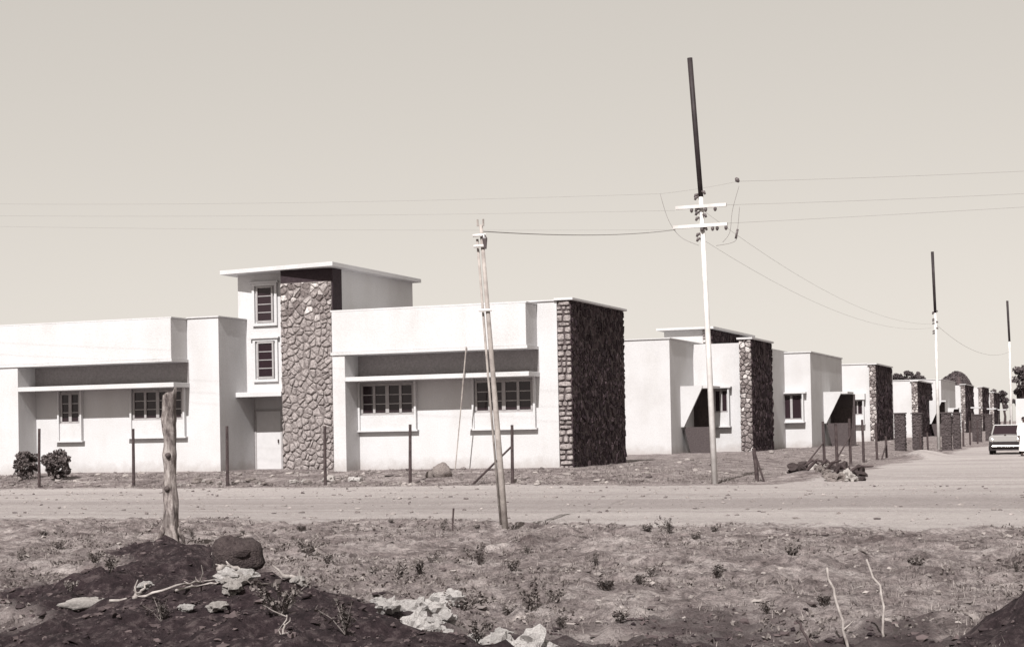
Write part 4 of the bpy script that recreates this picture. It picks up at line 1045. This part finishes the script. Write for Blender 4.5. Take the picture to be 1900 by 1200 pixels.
# ------------------------------------------------------------------ person at the right edge
def make_person(loc, rz):
    t = thing('person', 'person in long white clothes standing at the right edge by the car', 'person', None, loc); t.rotation_euler = (0, 0, rz)
    J = {'pel': (0, 0, .93, .13), 'belly': (0, 0, 1.08, .125), 'chest': (0, -.01, 1.28, .145), 'neck0': (0, 0, 1.44, .065), 'neck': (0, -.005, 1.50, .052), 'jaw': (0, -.02, 1.555, .062), 'head': (0, -.01, 1.63, .088), 'crown': (0, 0, 1.70, .062)}
    E_ = [('pel', 'belly'), ('belly', 'chest'), ('chest', 'neck0'), ('neck0', 'neck'), ('neck', 'jaw'), ('jaw', 'head'), ('head', 'crown')]
    for s, n in ((-1, 'l'), (1, 'r')):
        J.update({n + 'hip': (s * .095, 0, .88, .095), n + 'knee': (s * .105, -.02, .49, .062), n + 'ank': (s * .11, .01, .09, .042), n + 'toe': (s * .125, -.15, .035, .036),
                  n + 'sho': (s * .185, 0, 1.38, .062), n + 'elb': (s * .25, .03, 1.10, .043), n + 'wri': (s * .27, -.05, .86, .028), n + 'palm': (s * .275, -.075, .79, .03)})
        E_ += [('pel', n + 'hip'), (n + 'hip', n + 'knee'), (n + 'knee', n + 'ank'), (n + 'ank', n + 'toe'), ('chest', n + 'sho'), (n + 'sho', n + 'elb'), (n + 'elb', n + 'wri'), (n + 'wri', n + 'palm')]
        for k, L in enumerate((.075, .085, .08, .062)):
            o = (k - 1.5) * .019
            J[f'{n}f{k}'] = (s * .278, -.078 + o, .755, .0095); J[f'{n}g{k}'] = (s * .268, -.085 + o, .755 - L * .55, .0085); J[f'{n}h{k}'] = (s * .252, -.088 + o, .755 - L, .0075)
            E_ += [(n + 'palm', f'{n}f{k}'), (f'{n}f{k}', f'{n}g{k}'), (f'{n}g{k}', f'{n}h{k}')]
        J[n + 't0'] = (s * .262, -.105, .80, .011); J[n + 't1'] = (s * .25, -.122, .765, .009)
        E_ += [(n + 'palm', n + 't0'), (n + 't0', n + 't1')]
    keys = list(J); me = bpy.data.meshes.new('body'); me.from_pydata([J[k][:3] for k in keys], [(keys.index(a), keys.index(b)) for a, b in E_], [])
    o = bpy.data.objects.new('body', me); link(o, t); me.materials.append(MAT['skin'])
    o.modifiers.new('skin', 'SKIN'); 
    if not me.skin_vertices: me.skin_vertices.new()
    for i, k in enumerate(keys):
        sv = me.skin_vertices[0].data[i]; sv.radius = (J[k][3], J[k][3]); sv.use_root = (k == 'pel')
    ss = o.modifiers.new('sub', 'SUBSURF'); ss.levels = 2; ss.render_levels = 2
    # clothes: long shirt with sleeves, trousers under it
    def lathe(rings, name, n=20):
        v = []; f = []
        for i, (cx, cy, z, a, b) in enumerate(rings):
            for k in range(n):
                th = 2 * math.pi * k / n; w = 1 + .035 * math.sin(th * 5 + i)
                v.append((cx + math.cos(th) * a * w, cy + math.sin(th) * b * w, z))
        for i in range(len(rings) - 1):
            for k in range(n): f.append((i * n + k, i * n + (k + 1) % n, (i + 1) * n + (k + 1) % n, (i + 1) * n + k))
        return MB().add(v, f).build(name, 'cloth', t, smooth=True)
    lathe([(0, 0, .22, .235, .19), (0, 0, .55, .22, .18), (0, 0, .90, .20, .165), (0, 0, 1.08, .19, .15), (0, 0, 1.30, .215, .155), (0, 0, 1.40, .19, .12), (0, 0, 1.46, .09, .085), (0, 0, 1.485, .072, .07)], 'robe')
    for s in (-1, 1):
        sl = MB().tube([(s * .15, 0, 1.40), (s * .20, .01, 1.34), (s * .255, .03, 1.10), (s * .272, -.04, .90)], [.085, .082, .07, .06], 14, cap=False).build('sleeve', 'cloth', t, smooth=True)
        MB().tube([(s * .11, .05, .03), (s * .118, -.08, .03), (s * .125, -.19, .025)], [.045, .048, .035], 10).build('shoe', 'rubber', t, smooth=True)
        MB().tube([(s * .088, .0, 1.60), (s * .098, .012, 1.63)], [.022, .02], 8).build('ear', 'skin', t, smooth=True)
        MB().tube([(s * .032, -.088, 1.632), (s * .032, -.098, 1.632)], [.012, .008], 8).build('eye', 'hair', t)
    MB().tube([(0, -.085, 1.635), (0, -.108, 1.60), (0, -.09, 1.59)], [.01, .017, .012], 8).build('nose', 'skin', t, smooth=True)
    MB().tube([(-.026, -.082, 1.562), (0, -.09, 1.560), (.026, -.082, 1.562)], [.005, .008, .005], 6).build('mouth', 'hair', t)
    import bmesh
    bm = bmesh.new(); bmesh.ops.create_icosphere(bm, subdivisions=3, radius=.1)
    bmesh.ops.delete(bm, geom=[q for q in bm.verts if q.co.z < -.01 + max(0, -q.co.y) * .55], context='VERTS')
    hm = bpy.data.meshes.new('hair'); bm.to_mesh(hm); bm.free(); hm.materials.append(MAT['hair'])
    ho = bpy.data.objects.new('hair', hm); link(ho, t); ho.location = (0, .004, 1.652)
make_person((12.44, 26.0, hz(12.44, 26.0)), 0.5)

scene.render.engine = 'CYCLES'
